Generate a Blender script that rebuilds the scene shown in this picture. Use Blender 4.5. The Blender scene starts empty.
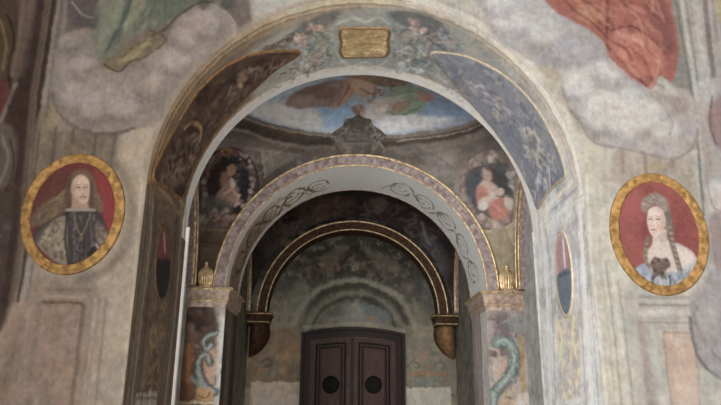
import bpy, math, random
import numpy as np
from mathutils import Matrix, Vector
from mathutils.bvhtree import BVHTree

C = bpy.context.scene.collection
PI = math.pi
EYE = 1.6
# ------------------------------------------------------------------ camera
PITCH, YAW, ROLL, CX, FPX = 0.2925, 0.0249, 0.0093, -0.206, 650.0
cp, sp, cy, sy = math.cos(PITCH), math.sin(PITCH), math.cos(YAW), math.sin(YAW)
FW = np.array([sy*cp, cy*cp, sp]); RT0 = np.array([cy, -sy, 0.]); UP0 = np.cross(RT0, FW)
RT = math.cos(ROLL)*RT0 + math.sin(ROLL)*UP0
UP = -math.sin(ROLL)*RT0 + math.cos(ROLL)*UP0
O = np.array([CX, 0., EYE])
cd = bpy.data.cameras.new('camera'); cam = bpy.data.objects.new('camera', cd); C.objects.link(cam)
cd.sensor_fit = 'HORIZONTAL'; cd.sensor_width = 36.; cd.lens = FPX/721*36.
m = Matrix.Identity(4)
for i in range(3):
    m[i][0] = RT[i]; m[i][1] = UP[i]; m[i][2] = -FW[i]; m[i][3] = O[i]
cam.matrix_world = m
bpy.context.scene.camera = cam

# ------------------------------------------------------------------ layout (metres)
D1, D1R, R1, Z1 = 6.0, 7.73, 2.12, 3.57          # great arch
D2, D2R, R2, Z2 = 10.17, 11.36, 2.03, 3.237      # second arch
W2 = 2.62                                        # half width of the first vaulted bay
D3, D4, Z3 = 14.2, 14.7, 3.36                    # rib arch and end wall
W3 = 2.30
WX = 4.3                                         # half width of the hall

# ------------------------------------------------------------------ helpers: objects
def link(name, me, mat=None, parent=None):
    o = bpy.data.objects.new(name, me); C.objects.link(o)
    if mat: me.materials.append(mat)
    if parent: o.parent = parent
    return o
def struct(o): o['kind'] = 'structure'; return o
def tag(o, label, cat, group=None):
    o['label'] = label; o['category'] = cat
    if group: o['group'] = group
    return o
def thing(name, label, cat, loc, group=None):
    o = bpy.data.objects.new(name, None); C.objects.link(o); o.location = loc
    o.empty_display_size = .1
    return tag(o, label, cat, group)
def raw_mesh(name, V, F, smooth=True):
    me = bpy.data.meshes.new(name)
    me.from_pydata([tuple(v) for v in V], [], F); me.update()
    if smooth: me.shade_smooth()
    return me
def part(name, V, F, mat, root=None, smooth=False):
    """one mesh object; vertices are given in world space"""
    V = np.array(V, float)
    if root is not None:
        base = np.array(root.location) if root.parent is None else np.array(root.location)+np.array(root.parent.location)
        V = V - base
    return link(name, raw_mesh(name, V, F, smooth), mat, root)
def box(x0, x1, y0, y1, z0, z1):
    V = [(x, y, z) for z in (z0, z1) for y in (y0, y1) for x in (x0, x1)]
    F = [(0,2,3,1), (4,5,7,6), (0,1,5,4), (2,6,7,3), (0,4,6,2), (1,3,7,5)]
    return V, F
def merge(*vf):
    V, F = [], []
    for v, f in vf:
        n = len(V); V += [tuple(p) for p in v]; F += [tuple(i+n for i in q) for q in f]
    return V, F
def grid_mesh(name, P, mask=None, flip=False):
    """P: (n,m,3) array -> mesh of quads"""
    n, m_, _ = P.shape
    idx = np.arange(n*m_).reshape(n, m_)
    q = np.stack([idx[:-1,:-1], idx[1:,:-1], idx[1:,1:], idx[:-1,1:]], -1).reshape(-1, 4)
    if flip: q = q[:, ::-1]
    return quads_mesh(name, P.reshape(-1, 3), q)
def quads_mesh(name, V, q):
    me = bpy.data.meshes.new(name)
    me.vertices.add(len(V)); me.vertices.foreach_set('co', np.ascontiguousarray(V, dtype=np.float32).ravel())
    me.loops.add(q.size); me.loops.foreach_set('vertex_index', np.ascontiguousarray(q, dtype=np.int32).ravel())
    me.polygons.add(len(q)); me.polygons.foreach_set('loop_start', np.arange(0, q.size, 4, dtype=np.int32))
    me.update(calc_edges=True); me.validate(); me.shade_smooth()
    return me
def sweep(path, nrm, bi, sec, closed=False):
    """sec: list of (along nrm, along bi) swept down a path"""
    path = np.array(path, float); nrm = np.array(nrm, float); bi = np.array(bi, float)
    if bi.ndim == 1: bi = np.tile(bi, (len(path), 1))
    k = len(sec); V = []
    for p, n, b in zip(path, nrm, bi):
        for a, c in sec: V.append(p + a*n + c*b)
    F = []; L = len(path)
    for i in range(L if closed else L-1):
        j = (i+1) % L
        for s in range(k):
            t = (s+1) % k
            F.append((i*k+s, j*k+s, j*k+t, i*k+t))
    if not closed:
        F.append(tuple(range(k))); F.append(tuple((L-1)*k+s for s in reversed(range(k))))
    return V, F
def disc(r, n=10, c=(0, 0)):
    return [(c[0]+r*math.cos(2*PI*i/n), c[1]+r*math.sin(2*PI*i/n)) for i in range(n)]
def arc_path(cx, yy, cz, ax, az, t0=0, t1=PI, n=96):
    t = np.linspace(t0, t1, n)
    P = np.stack([cx+ax*np.cos(t), np.full(n, yy), cz+az*np.sin(t)], -1)
    N = np.stack([np.cos(t)/ax, 0*t, np.sin(t)/az], -1); N /= np.linalg.norm(N, axis=1)[:, None]
    return P, N

# ------------------------------------------------------------------ helpers: materials
SAT = 1.0
def lin(c):
    c = np.array(c, float)/255.
    y = (c*np.array([.3, .59, .11])).sum(-1, keepdims=True)
    c = np.clip(y+(c-y)*SAT, 0, 1)
    return np.where(c <= .04045, c/12.92, ((c+.055)/1.055)**2.4)
def node_mat(name, rough=.8, metal=0., spec=.3):
    mt = bpy.data.materials.new(name); mt.use_nodes = True
    nt = mt.node_tree; b = nt.nodes['Principled BSDF']
    b.inputs['Roughness'].default_value = rough; b.inputs['Metallic'].default_value = metal
    b.inputs['Specular IOR Level'].default_value = spec
    return mt, nt, b
def fresco_mat(name, grain=9., amp=.12, rough=.85, bump=.15):
    mt, nt, b = node_mat(name, rough, 0, .15)
    at_ = nt.nodes.new('ShaderNodeAttribute'); at_.attribute_name = 'pigment'
    tc = nt.nodes.new('ShaderNodeTexCoord')
    n1 = nt.nodes.new('ShaderNodeTexNoise'); n1.inputs['Scale'].default_value = grain; n1.inputs['Detail'].default_value = 8
    n1.inputs['Roughness'].default_value = .65
    mr = nt.nodes.new('ShaderNodeMapRange'); mr.inputs[1].default_value = .3; mr.inputs[2].default_value = .7
    mr.inputs[3].default_value = 1-amp; mr.inputs[4].default_value = 1+amp
    mx = nt.nodes.new('ShaderNodeMix'); mx.data_type = 'RGBA'; mx.blend_type = 'MULTIPLY'; mx.inputs[0].default_value = 1.
    nt.links.new(tc.outputs['Object'], n1.inputs['Vector']); nt.links.new(n1.outputs['Fac'], mr.inputs[0])
    nt.links.new(at_.outputs['Color'], mx.inputs[6]); nt.links.new(mr.outputs[0], mx.inputs[7])
    nt.links.new(mx.outputs[2], b.inputs['Base Color'])
    bp = nt.nodes.new('ShaderNodeBump'); bp.inputs['Strength'].default_value = bump; bp.inputs['Distance'].default_value = .01
    n2 = nt.nodes.new('ShaderNodeTexNoise'); n2.inputs['Scale'].default_value = 22; n2.inputs['Detail'].default_value = 5
    nt.links.new(tc.outputs['Object'], n2.inputs['Vector'])
    nt.links.new(n2.outputs['Fac'], bp.inputs['Height']); nt.links.new(bp.outputs['Normal'], b.inputs['Normal'])
    return mt
def plain_mat(name, c1, c2, scale=8., rough=.6, metal=0., stretch=(1, 1, 1), spec=.3, bump=0.):
    mt, nt, b = node_mat(name, rough, metal, spec)
    tc = nt.nodes.new('ShaderNodeTexCoord'); mp = nt.nodes.new('ShaderNodeMapping'); mp.inputs['Scale'].default_value = stretch
    n1 = nt.nodes.new('ShaderNodeTexNoise'); n1.inputs['Scale'].default_value = scale; n1.inputs['Detail'].default_value = 6
    cr = nt.nodes.new('ShaderNodeValToRGB')
    cr.color_ramp.elements[0].position = .35; cr.color_ramp.elements[0].color = (*lin(c1), 1)
    cr.color_ramp.elements[1].position = .65; cr.color_ramp.elements[1].color = (*lin(c2), 1)
    nt.links.new(tc.outputs['Object'], mp.inputs['Vector']); nt.links.new(mp.outputs[0], n1.inputs['Vector'])
    nt.links.new(n1.outputs['Fac'], cr.inputs[0]); nt.links.new(cr.outputs[0], b.inputs['Base Color'])
    if bump:
        bp = nt.nodes.new('ShaderNodeBump'); bp.inputs['Strength'].default_value = bump; bp.inputs['Distance'].default_value = .01
        nt.links.new(n1.outputs['Fac'], bp.inputs['Height']); nt.links.new(bp.outputs['Normal'], b.inputs['Normal'])
    return mt
M_FRESCO = fresco_mat('fresco_plaster')
M_FINE = fresco_mat('fine_fresco', grain=30., amp=.14, bump=.08)
M_GILT = plain_mat('gilt', (166, 136, 92), (238, 216, 176), 14., .36, .4, spec=.5)
M_GILTP = plain_mat('painted_gilt_wood', (116, 87, 48), (176, 138, 86), 18., .8, 0., bump=.8)
M_MAUVE = plain_mat('mauve_stucco', (126, 112, 112), (176, 160, 158), 16., .8)
M_CORN = plain_mat('rosy_cornice_stucco', (150, 128, 116), (206, 186, 170), 13., .75)
M_BROWN = plain_mat('brown_stucco', (54, 38, 30), (92, 66, 50), 12., .8)
M_WOOD = plain_mat('door_wood', (62, 42, 40), (92, 66, 62), 5., .5, 0, (14, 14, 1), .2)
M_WOODD = plain_mat('dark_door_wood', (30, 19, 20), (46, 31, 31), 5., .5, 0, (14, 14, 1), .2)
M_BLACK = plain_mat('blackened_wood', (13, 9, 9), (22, 15, 14), 9., .6, spec=.2)
M_WHITE = plain_mat('white_strip', (252, 251, 248), (255, 255, 254), 6., .3)
M_FLOOR = plain_mat('stone_floor', (196, 188, 176), (220, 212, 202), 3., .5)
M_PLASTER = plain_mat('plain_plaster', (190, 178, 160), (206, 194, 178), 4., .9)

# ------------------------------------------------------------------ noise
def _hash(ix, iy, s):
    h = (ix*374761393 + iy*668265263 + s*2147483647) & 0xffffffff
    h = ((h ^ (h >> 13))*1274126177) & 0xffffffff
    return ((h ^ (h >> 16)) & 0xffff)/65535.
def vnoise(x, y, s=0):
    ix = np.floor(x).astype(np.int64); iy = np.floor(y).astype(np.int64)
    fx = x-ix; fy = y-iy; fx = fx*fx*(3-2*fx); fy = fy*fy*(3-2*fy)
    a = _hash(ix, iy, s); b = _hash(ix+1, iy, s); c = _hash(ix, iy+1, s); d = _hash(ix+1, iy+1, s)
    return (a*(1-fx)+b*fx)*(1-fy)+(c*(1-fx)+d*fx)*fy
def fbm(x, y, s=0, o=4):
    r = 0; a = .5; t = 0
    for k in range(o):
        r = r + a*vnoise(x, y, s+k*17); t += a; x = x*2.03+3.1; y = y*2.03+1.7; a *= .55
    return r/t

# ------------------------------------------------------------------ surfaces: (u,v) in metres <-> space
class Surf:
    def build(self, ulim, vlim, nu=220, nv=120):
        U, V = np.meshgrid(np.linspace(*ulim, nu), np.linspace(*vlim, nv), indexing='ij')
        P = self.pos(U, V)
        idx = np.arange(nu*nv).reshape(nu, nv)
        q = np.stack([idx[:-1,:-1], idx[1:,:-1], idx[1:,1:], idx[:-1,1:]], -1).reshape(-1, 4)
        self.bvh = BVHTree.FromPolygons([tuple(p) for p in P.reshape(-1, 3)], [tuple(int(k) for k in f) for f in q])
        return self
    def ray(self, d):
        return self.bvh.ray_cast(Vector(O), Vector(d))[0]
    def at(self, pts):
        """a spot seen in the photograph -> where it lies on this surface"""
        out = []
        for x, y in pts:
            d = FW + RT*(x-360.5)/FPX - UP*(y-202.5)/FPX
            h = self.ray(d)
            if h is None: out.append((np.nan, np.nan))
            else: out.append(tuple(float(k) for k in self.inv(np.array(h))))
        A = np.array(out, float)
        return A[~np.isnan(A[:, 0])]
    def scale(self, c):
        a = self.at([(c[0]-3, c[1]), (c[0]+3, c[1]), (c[0], c[1]-3), (c[0], c[1]+3)])
        if len(a) < 4: return self.D/FPX
        return math.sqrt(max(1e-9, np.linalg.norm(a[1]-a[0])*np.linalg.norm(a[3]-a[2])))/6
    def normal(self, u, v, e=1e-3):
        a = self.pos(u+e, v)-self.pos(u-e, v); b = self.pos(u, v+e)-self.pos(u, v-e)
        n = np.cross(a, b); n /= np.linalg.norm(n, axis=-1)[..., None]
        s = np.sign(((O-self.pos(u, v))*n).sum(-1)); s = np.where(s == 0, 1, s)
        return n*s[..., None]
class Plane(Surf):                       # y = const, uv = (x, z)
    def __init__(s, y): s.y = y; s.D = y
    def pos(s, u, v): return np.stack([u, np.full_like(u, s.y), v], -1)
    def inv(s, p): return (p[0], p[2])
    def ray(s, d):
        t = (s.y-O[1])/d[1]; return O+t*d
    def at(s, pts):
        return np.array([(lambda h: (h[0], h[2]))(s.ray(FW + RT*(x-360.5)/FPX - UP*(y-202.5)/FPX)) for x, y in pts])
class Soffit(Surf):                      # u along the arch from the left foot, v = depth
    def __init__(s, R, Z, zb, D): s.R, s.Z, s.zb, s.D = R, Z, zb, D; s.h = Z-zb; s.L = 2*s.h+PI*R
    def pos(s, u, v):
        t = PI-(u-s.h)/s.R
        x = np.where(u < s.h, -s.R, np.where(u > s.h+PI*s.R, s.R, s.R*np.cos(t)))
        z = np.where(u < s.h, s.zb+u, np.where(u > s.h+PI*s.R, s.zb+s.L-u, s.Z+s.R*np.sin(t)))
        return np.stack([x, v, z], -1)
    def inv(s, p):
        x, y, z = p
        if z < s.Z: u = z-s.zb if x < 0 else s.L-(z-s.zb)
        else: u = s.h+(PI-math.atan2(z-s.Z, x))*s.R
        return (u, y)
class Vault(Surf):                       # end wall plus ellipsoidal vault; u = x, v = height, then length over the vault
    def __init__(s, W, Z, y0, y1, k): s.W, s.Z, s.k, s.y0, s.y1 = W, Z, k, y0, y1; s.B = (y1-y0)/2; s.Y = (y0+y1)/2; s.D = y1
    def pos(s, u, v):
        uu = np.clip(u, -s.W, s.W)
        zb = np.sqrt(np.maximum(s.W**2-uu**2, 0)); c = np.sqrt(zb**2+(s.k*s.B)**2); f0 = np.arccos(np.clip(s.k*s.B/c, -1, 1))
        f = f0+np.maximum(v-(s.Z+zb), 0)/c
        wall = v <= s.Z+zb
        y = np.where(wall, s.y1, s.Y+c/s.k*np.cos(f)); z = np.where(wall, v, s.Z+c*np.sin(f))
        return np.stack([u, y, z], -1)
    def vmax(s, u):
        zb = np.sqrt(np.maximum(s.W**2-u**2, 0)); c = np.sqrt(zb**2+(s.k*s.B)**2); f0 = np.arccos(s.k*s.B/c)
        return s.Z+zb, s.Z+zb+c*(PI-2*f0)
    def inv(s, p):
        x, y, z = p; xx = min(max(x, -s.W), s.W)
        zb = math.sqrt(max(s.W**2-xx**2, 0)); c = math.sqrt(zb**2+(s.k*s.B)**2); f0 = math.acos(min(1, s.k*s.B/c))
        if z <= s.Z+zb+1e-4 and abs(y-s.y1) < .02: return (x, z)
        f = math.atan2((z-s.Z)/c, (y-s.Y)*s.k/c)
        return (x, s.Z+zb+c*(f-f0))
class Pier(Surf):                        # u along the perimeter, starting at the outer front corner
    def __init__(s, x0, x1, y0, y1): s.x0, s.x1, s.y0, s.y1 = x0, x1, y0, y1; s.a = abs(x1-x0); s.b = y1-y0; s.sg = 1 if x1 > x0 else -1; s.D = y0
    def pos(s, u, v):
        x = np.where(u <= s.a, s.x0+s.sg*u, s.x1); y = np.where(u <= s.a, s.y0, s.y0+(u-s.a))
        return np.stack([x, y, v], -1)
    def inv(s, p):
        if p[1] < s.y0+1e-3: return (s.sg*(p[0]-s.x0), p[2])
        return (s.a+p[1]-s.y0, p[2])

# ------------------------------------------------------------------ fresco painting: pigment laid down stroke by stroke
def spline(P, closed=True, k=8):
    P = np.array(P, float); n = len(P)
    if n < 3: return P
    out = []
    for i in range(n if closed else n-1):
        g = (lambda j: P[j % n]) if closed else (lambda j: P[min(max(j, 0), n-1)])
        p0, p1, p2, p3 = g(i-1), g(i), g(i+1), g(i+2)
        for t in np.arange(k)/k:
            out.append(.5*((2*p1)+(-p0+p2)*t+(2*p0-5*p1+4*p2-p3)*t*t+(-p0+3*p1-3*p2+p3)*t**3))
    if not closed: out.append(P[-1])
    return np.array(out)
class Paint:
    def __init__(s, surf, uv, base, gain=1., warp=1., wear=1.):
        s.S = surf; s.uv = uv.reshape(-1, 2)
        s.gain = np.ones(len(s.uv)) if np.isscalar(gain) else gain.reshape(-1)
        if np.isscalar(gain): s.gain = s.gain*gain
        s.col = np.tile(lin(base), (len(s.uv), 1)) if not callable(base) else base(s.uv)
        u, v = s.uv[:, 0], s.uv[:, 1]; px = surf.D/FPX
        s.true = s.uv
        w = lambda k, f: (fbm(u/(px*f), v/(px*f), k, 3)-.5)
        s.wear = wear
        s.uv = s.uv+(np.stack([w(201, 9), w(202, 9)], -1)*3.4+np.stack([w(203, 3), w(204, 3)], -1)*2.4)*px*warp
    def _mix(s, idx, a, c):
        s.col[idx] = s.col[idx]*(1-a[:, None])+lin(c)*a[:, None]
    def _near(s, P, pad):
        lo = P.min(0)-pad; hi = P.max(0)+pad
        return np.nonzero(((s.uv >= lo) & (s.uv <= hi)).all(1))[0]
    def _seg(s, Q, P, closed):
        A = P; B = np.roll(P, -1, 0) if closed else P[1:]
        if not closed: A = P[:-1]
        best = np.full(len(Q), 1e9); ins = np.zeros(len(Q), bool)
        for a, b in zip(A, B):
            ab = b-a; l = ab@ab+1e-12
            t = np.clip(((Q-a)@ab)/l, 0, 1); d = Q-a-t[:, None]*ab
            best = np.minimum(best, (d*d).sum(1))
            if closed:
                c = ((a[1] > Q[:, 1]) != (b[1] > Q[:, 1]))
                with np.errstate(divide='ignore', invalid='ignore'):
                    xx = (b[0]-a[0])*(Q[:, 1]-a[1])/(b[1]-a[1]+1e-15)+a[0]
                ins ^= c & (Q[:, 0] < xx)
        return np.sqrt(best), ins
    def poly(s, pts, c, a=1., soft=1.5, smooth=True, rag=0., k=6, uv=False):
        pts = np.array(pts, float)
        sc = 1 if uv else s.S.scale(pts.mean(0))
        P = spline(pts, True, k) if smooth else spline_lin(pts, k)
        if not uv: P = s.S.at(P)
        if len(P) < 3: return
        w = soft*sc; i = s._near(P, 2*w+rag*sc)
        if not len(i): return
        d, ins = s._seg(s.uv[i], P, True); sd = np.where(ins, -d, d)
        if rag:
            q = s.uv[i]/sc; sd = sd+(fbm(q[:, 0]/6, q[:, 1]/6, 3)-.5)*2*rag*sc
        al = np.clip(.5-sd/(2*w), 0, 1); al = al*al*(3-2*al)*a
        s._mix(i, al, c)
    def line(s, pts, w, c, a=1., soft=.8, smooth=True, uv=False):
        pts = np.array(pts, float)
        sc = 1 if uv else s.S.scale(pts.mean(0))
        P = spline(pts, False, 6) if smooth and len(pts) > 2 else spline_lin(pts, 5, False)
        if not uv: P = s.S.at(P)
        if len(P) < 2: return
        i = s._near(P, (w/2+2*soft)*sc)
        if not len(i): return
        d, _ = s._seg(s.uv[i], P, False)
        al = np.clip((w/2*sc+soft*sc-d)/(2*soft*sc), 0, 1); al = al*al*(3-2*al)*a
        s._mix(i, al, c)
    def ell(s, cx, cy, rx, ry, c, a=1., soft=1.5, rot=0., n=16):
        t = np.linspace(0, 2*PI, n, endpoint=False); r = math.radians(rot)
        x = rx*np.cos(t); y = ry*np.sin(t)
        s.poly(np.stack([cx+x*math.cos(r)-y*math.sin(r), cy+x*math.sin(r)+y*math.cos(r)], -1), c, a, soft, True, k=2)
    def scatter(s, region, n, cols, ln, w, ang, jit=40, a=.6, seed=1, curl=.6, soft=.9):
        R = random.Random(seed); reg = np.array(region, float); lo = reg.min(0); hi = reg.max(0); k = 0; tries = 0
        while k < n and tries < n*30:
            tries += 1
            p = np.array([R.uniform(lo[0], hi[0]), R.uniform(lo[1], hi[1])])
            if not s._seg(p[None], reg, True)[1][0]: continue
            k += 1
            A = math.radians(ang+R.uniform(-jit, jit)); L = ln*R.uniform(.5, 1.4); dd = R.uniform(-curl, curl)
            e = np.array([math.cos(A), math.sin(A)]); f = np.array([-e[1], e[0]])
            s.line([p-e*L/2, p+f*dd*L*.35, p+e*L/2], w*R.uniform(.6, 1.5), R.choice(cols), a*R.uniform(.5, 1), soft)
    def blobs(s, region, n, cols, r, a=.6, seed=1, soft=1.2, sq=.7):
        R = random.Random(seed); reg = np.array(region, float); lo = reg.min(0); hi = reg.max(0); k = 0; tries = 0
        while k < n and tries < n*30:
            tries += 1
            p = np.array([R.uniform(lo[0], hi[0]), R.uniform(lo[1], hi[1])])
            if not s._seg(p[None], reg, True)[1][0]: continue
            k += 1; q = r*R.uniform(.6, 1.4)
            s.ell(p[0], p[1], q, q*R.uniform(sq, 1), R.choice(cols), a*R.uniform(.5, 1), soft, R.uniform(0, 180), 8)
    def band(s, u0, u1, v0, v1, c, a=1., soft=.02):
        u, v = s.uv[:, 0], s.uv[:, 1]
        f = lambda x, lo, hi: np.clip((x-lo)/soft+.5, 0, 1)*np.clip((hi-x)/soft+.5, 0, 1)
        al = f(u, u0, u1)*f(v, v0, v1)*a
        i = np.nonzero(al > 0)[0]; s._mix(i, al[i], c)
    def mottle(s, sc, c, a=.4, lo=.45, hi=.7, seed=0, stretch=(1, 1), region=None):
        q = s.uv; n = fbm(q[:, 0]/sc/stretch[0], q[:, 1]/sc/stretch[1], seed, 5)
        al = np.clip((n-lo)/(hi-lo), 0, 1)*a
        if region is not None:
            P = s.S.at(spline(region, True, 4)); i = s._near(P, .02)
            d, ins = s._seg(s.uv[i], P, True); w = np.zeros(len(q)); w[i] = np.where(ins, np.clip(d/.08, 0, 1), 0); al = al*w
        i = np.nonzero(al > 0)[0]; s._mix(i, al[i], c)
    def vary(s, sc, amp, seed=9):
        n = fbm(s.uv[:, 0]/sc, s.uv[:, 1]/sc, seed, 5)
        s.col *= (1+amp*2*(n-.5))[:, None]
    def weather(s, amp=1.):
        px = s.S.D/FPX; u, v = s.true[:, 0]/px, s.true[:, 1]/px
        n = .20*(fbm(u/34, v/34, 301, 4)-.5)+.22*(fbm(u/11, v/11, 302, 4)-.5)+.30*(fbm(u/3.2, v/4.2, 303, 3)-.5)+.16*(fbm(u/2.2, v/16, 304, 3)-.5)
        s.col *= np.clip(1+1.15*amp*n, .5, 1.6)[:, None]
        k = (fbm(u/20, v/20, 305, 4)-.5)*.14*amp
        s.col *= np.stack([1+k, 1+k*.1, 1-k], -1)
        # worn spots, lighter
        q = fbm(u/5, v/6, 306, 4); a = np.clip((q-.62)/.1, 0, 1)*.14*amp
        s.col = s.col*(1-a[:, None])+np.minimum(s.col*1.7+.02, .8)*a[:, None]
    def done(s, me):
        s.weather(s.wear)
        a = me.color_attributes.new('pigment', 'FLOAT_COLOR', 'POINT')
        c = np.clip(s.col*s.gain[:, None], .004, .86)
        a.data.foreach_set('color', np.concatenate([c, np.ones((len(c), 1))], 1).astype(np.float32).ravel())
def spline_lin(P, k=5, closed=True):
    P = np.array(P, float); out = []
    n = len(P)
    for i in range(n if closed else n-1):
        for t in np.arange(k)/k: out.append(P[i]*(1-t)+P[(i+1) % n]*t)
    if not closed: out.append(P[-1])
    return np.array(out)
def interp(u, xs, cs):
    cs = np.array([lin(c) for c in cs])
    return np.stack([np.interp(u, xs, cs[:, k]) for k in range(3)], -1)

# a thin painted or framed panel lying on a surface
def patch(name, S, outline_uv, step, off, thick, mat, root, painter=None, gain=1., base=(128, 128, 128), warp=.6, wear=.8):
    P = np.array(outline_uv); lo = P.min(0)-step; hi = P.max(0)+step
    us = np.arange(lo[0], hi[0]+step, step); vs = np.arange(lo[1], hi[1]+step, step)
    U, V = np.meshgrid(us, vs, indexing='ij'); Q = np.stack([U, V], -1).reshape(-1, 2)
    A, B = P, np.roll(P, -1, 0)
    best = np.full(len(Q), 1e9); near = Q.copy(); ins = np.zeros(len(Q), bool)
    for a, b in zip(A, B):
        ab = b-a; t = np.clip(((Q-a)@ab)/(ab@ab+1e-12), 0, 1); c = a+t[:, None]*ab
        d = ((Q-c)**2).sum(1); k = d < best; best[k] = d[k]; near[k] = c[k]
        cr = ((a[1] > Q[:, 1]) != (b[1] > Q[:, 1])); xx = (b[0]-a[0])*(Q[:, 1]-a[1])/(b[1]-a[1]+1e-15)+a[0]
        ins ^= cr & (Q[:, 0] < xx)
    n, m_ = U.shape; idx = np.arange(n*m_).reshape(n, m_)
    q = np.stack([idx[:-1,:-1], idx[1:,:-1], idx[1:,1:], idx[:-1,1:]], -1).reshape(-1, 4)
    q = q[ins[q].any(1)]
    Q = np.where(ins[:, None], Q, near)
    used = np.unique(q); remap = np.full(n*m_, -1); remap[used] = np.arange(len(used)); q = remap[q]; Q = Q[used]
    pos = S.pos(Q[:, 0], Q[:, 1]); nr = S.normal(Q[:, 0], Q[:, 1])
    front = pos+nr*(off+thick); back = pos+nr*off
    f0 = front[q[0]]; nn = np.cross(f0[1]-f0[0], f0[2]-f0[0])
    if nn@nr[q[0][0]] < 0: q = q[:, ::-1]
    e = {}
    for f in q:
        for k in range(4): e[(f[k], f[(k+1) % 4])] = 1
    N = len(Q)
    side = [(b, a, a+N, b+N) for (a, b) in e if (b, a) not in e]
    allq = np.concatenate([q, q[:, ::-1]+N, np.array(side)])
    Vv = np.concatenate([front, back])
    if root is not None: Vv = Vv-np.array(root.location)
    me = quads_mesh(name, Vv, allq)
    pt = Paint(S, np.concatenate([Q, Q]), base, gain, warp, wear)
    if painter: painter(pt)
    # validate() keeps vertex order, so the pigment can be laid vertex by vertex
    pt.done(me)
    return link(name, me, mat, root)
def frame_on(name, S, outline_uv, sec, mat, root):
    P = np.array(outline_uv); n = len(P)
    pos = S.pos(P[:, 0], P[:, 1]); nr = S.normal(P[:, 0], P[:, 1])
    tan = np.roll(pos, -1, 0)-np.roll(pos, 1, 0); tan /= np.linalg.norm(tan, axis=1)[:, None]
    out = np.cross(tan, nr); out /= np.linalg.norm(out, axis=1)[:, None]
    V, F = sweep(pos, out, nr, sec, True)
    return part(name, V, F, mat, root, True)
def ellipse_uv(c, a, b, n=72):
    t = np.linspace(0, 2*PI, n, endpoint=False)
    return np.stack([c[0]+a*np.cos(t), c[1]+b*np.sin(t)], -1)
LEFT_PANEL = [(298, 53.5), (278, 52), (250, 56), (222, 70), (196, 95), (176, 128), (161, 156), (154, 178), (168, 187), (181, 196), (187, 180), (200, 153), (220, 124), (245, 97), (274, 70)]
RIGHT_PANEL = [(432, 54.5), (450, 54), (472, 59), (504, 76), (532, 103), (553, 138), (565, 172), (557, 182), (547, 193), (538, 207), (532, 193), (520, 168), (503, 141), (484, 117), (462, 92), (446, 72)]
WY0, WY1, WZ0, WZ1 = -6.0, -2.5, 1.5, 5.8
WORLD_C, WORLD_S = (.92, .95, 1.), .13
SUN_P, SUN_C = 2700., (1., .995, .98)
EXPOSURE = 0.
REAR_P, REAR_C = 850., (1., .94, .86)
BAY_P = 28.
M_PALE = plain_mat('pale_fret_paint', (160, 148, 142), (190, 180, 172), 20., .85)
M_STRIP = plain_mat('pale_strip', (160, 160, 158), (184, 184, 180), 9., .8)
M_OCHRE = plain_mat('ochre_stucco', (120, 92, 64), (160, 124, 86), 12., .8)
M_GILTD = plain_mat('brown_gilt', (112, 84, 56), (172, 134, 92), 12., .8)
M_JFL = plain_mat('brown_border', (92, 74, 56), (128, 104, 78), 18., .8)
M_FRAMEP = plain_mat('pale_gilt', (168, 152, 134), (200, 184, 160), 16., .7)
M_PLAQ = plain_mat('plaque_gilt', (122, 98, 70), (156, 130, 92), 22., .8)
M_JFR = plain_mat('cream_border', (190, 178, 152), (214, 204, 180), 22., .8)
def wall_gain(u): return np.interp(u, [-3.4, -2.5, 2.4, 3.4], [.90, .78, .66, .69])
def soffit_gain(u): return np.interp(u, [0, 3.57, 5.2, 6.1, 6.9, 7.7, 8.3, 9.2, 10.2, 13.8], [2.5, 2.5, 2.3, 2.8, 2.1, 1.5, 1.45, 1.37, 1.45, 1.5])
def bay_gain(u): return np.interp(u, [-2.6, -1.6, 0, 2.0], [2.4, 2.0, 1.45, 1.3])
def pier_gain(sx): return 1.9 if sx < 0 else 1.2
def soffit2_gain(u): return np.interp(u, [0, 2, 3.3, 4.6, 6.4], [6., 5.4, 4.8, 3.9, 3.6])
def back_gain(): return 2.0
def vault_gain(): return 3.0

SAT = .74
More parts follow.
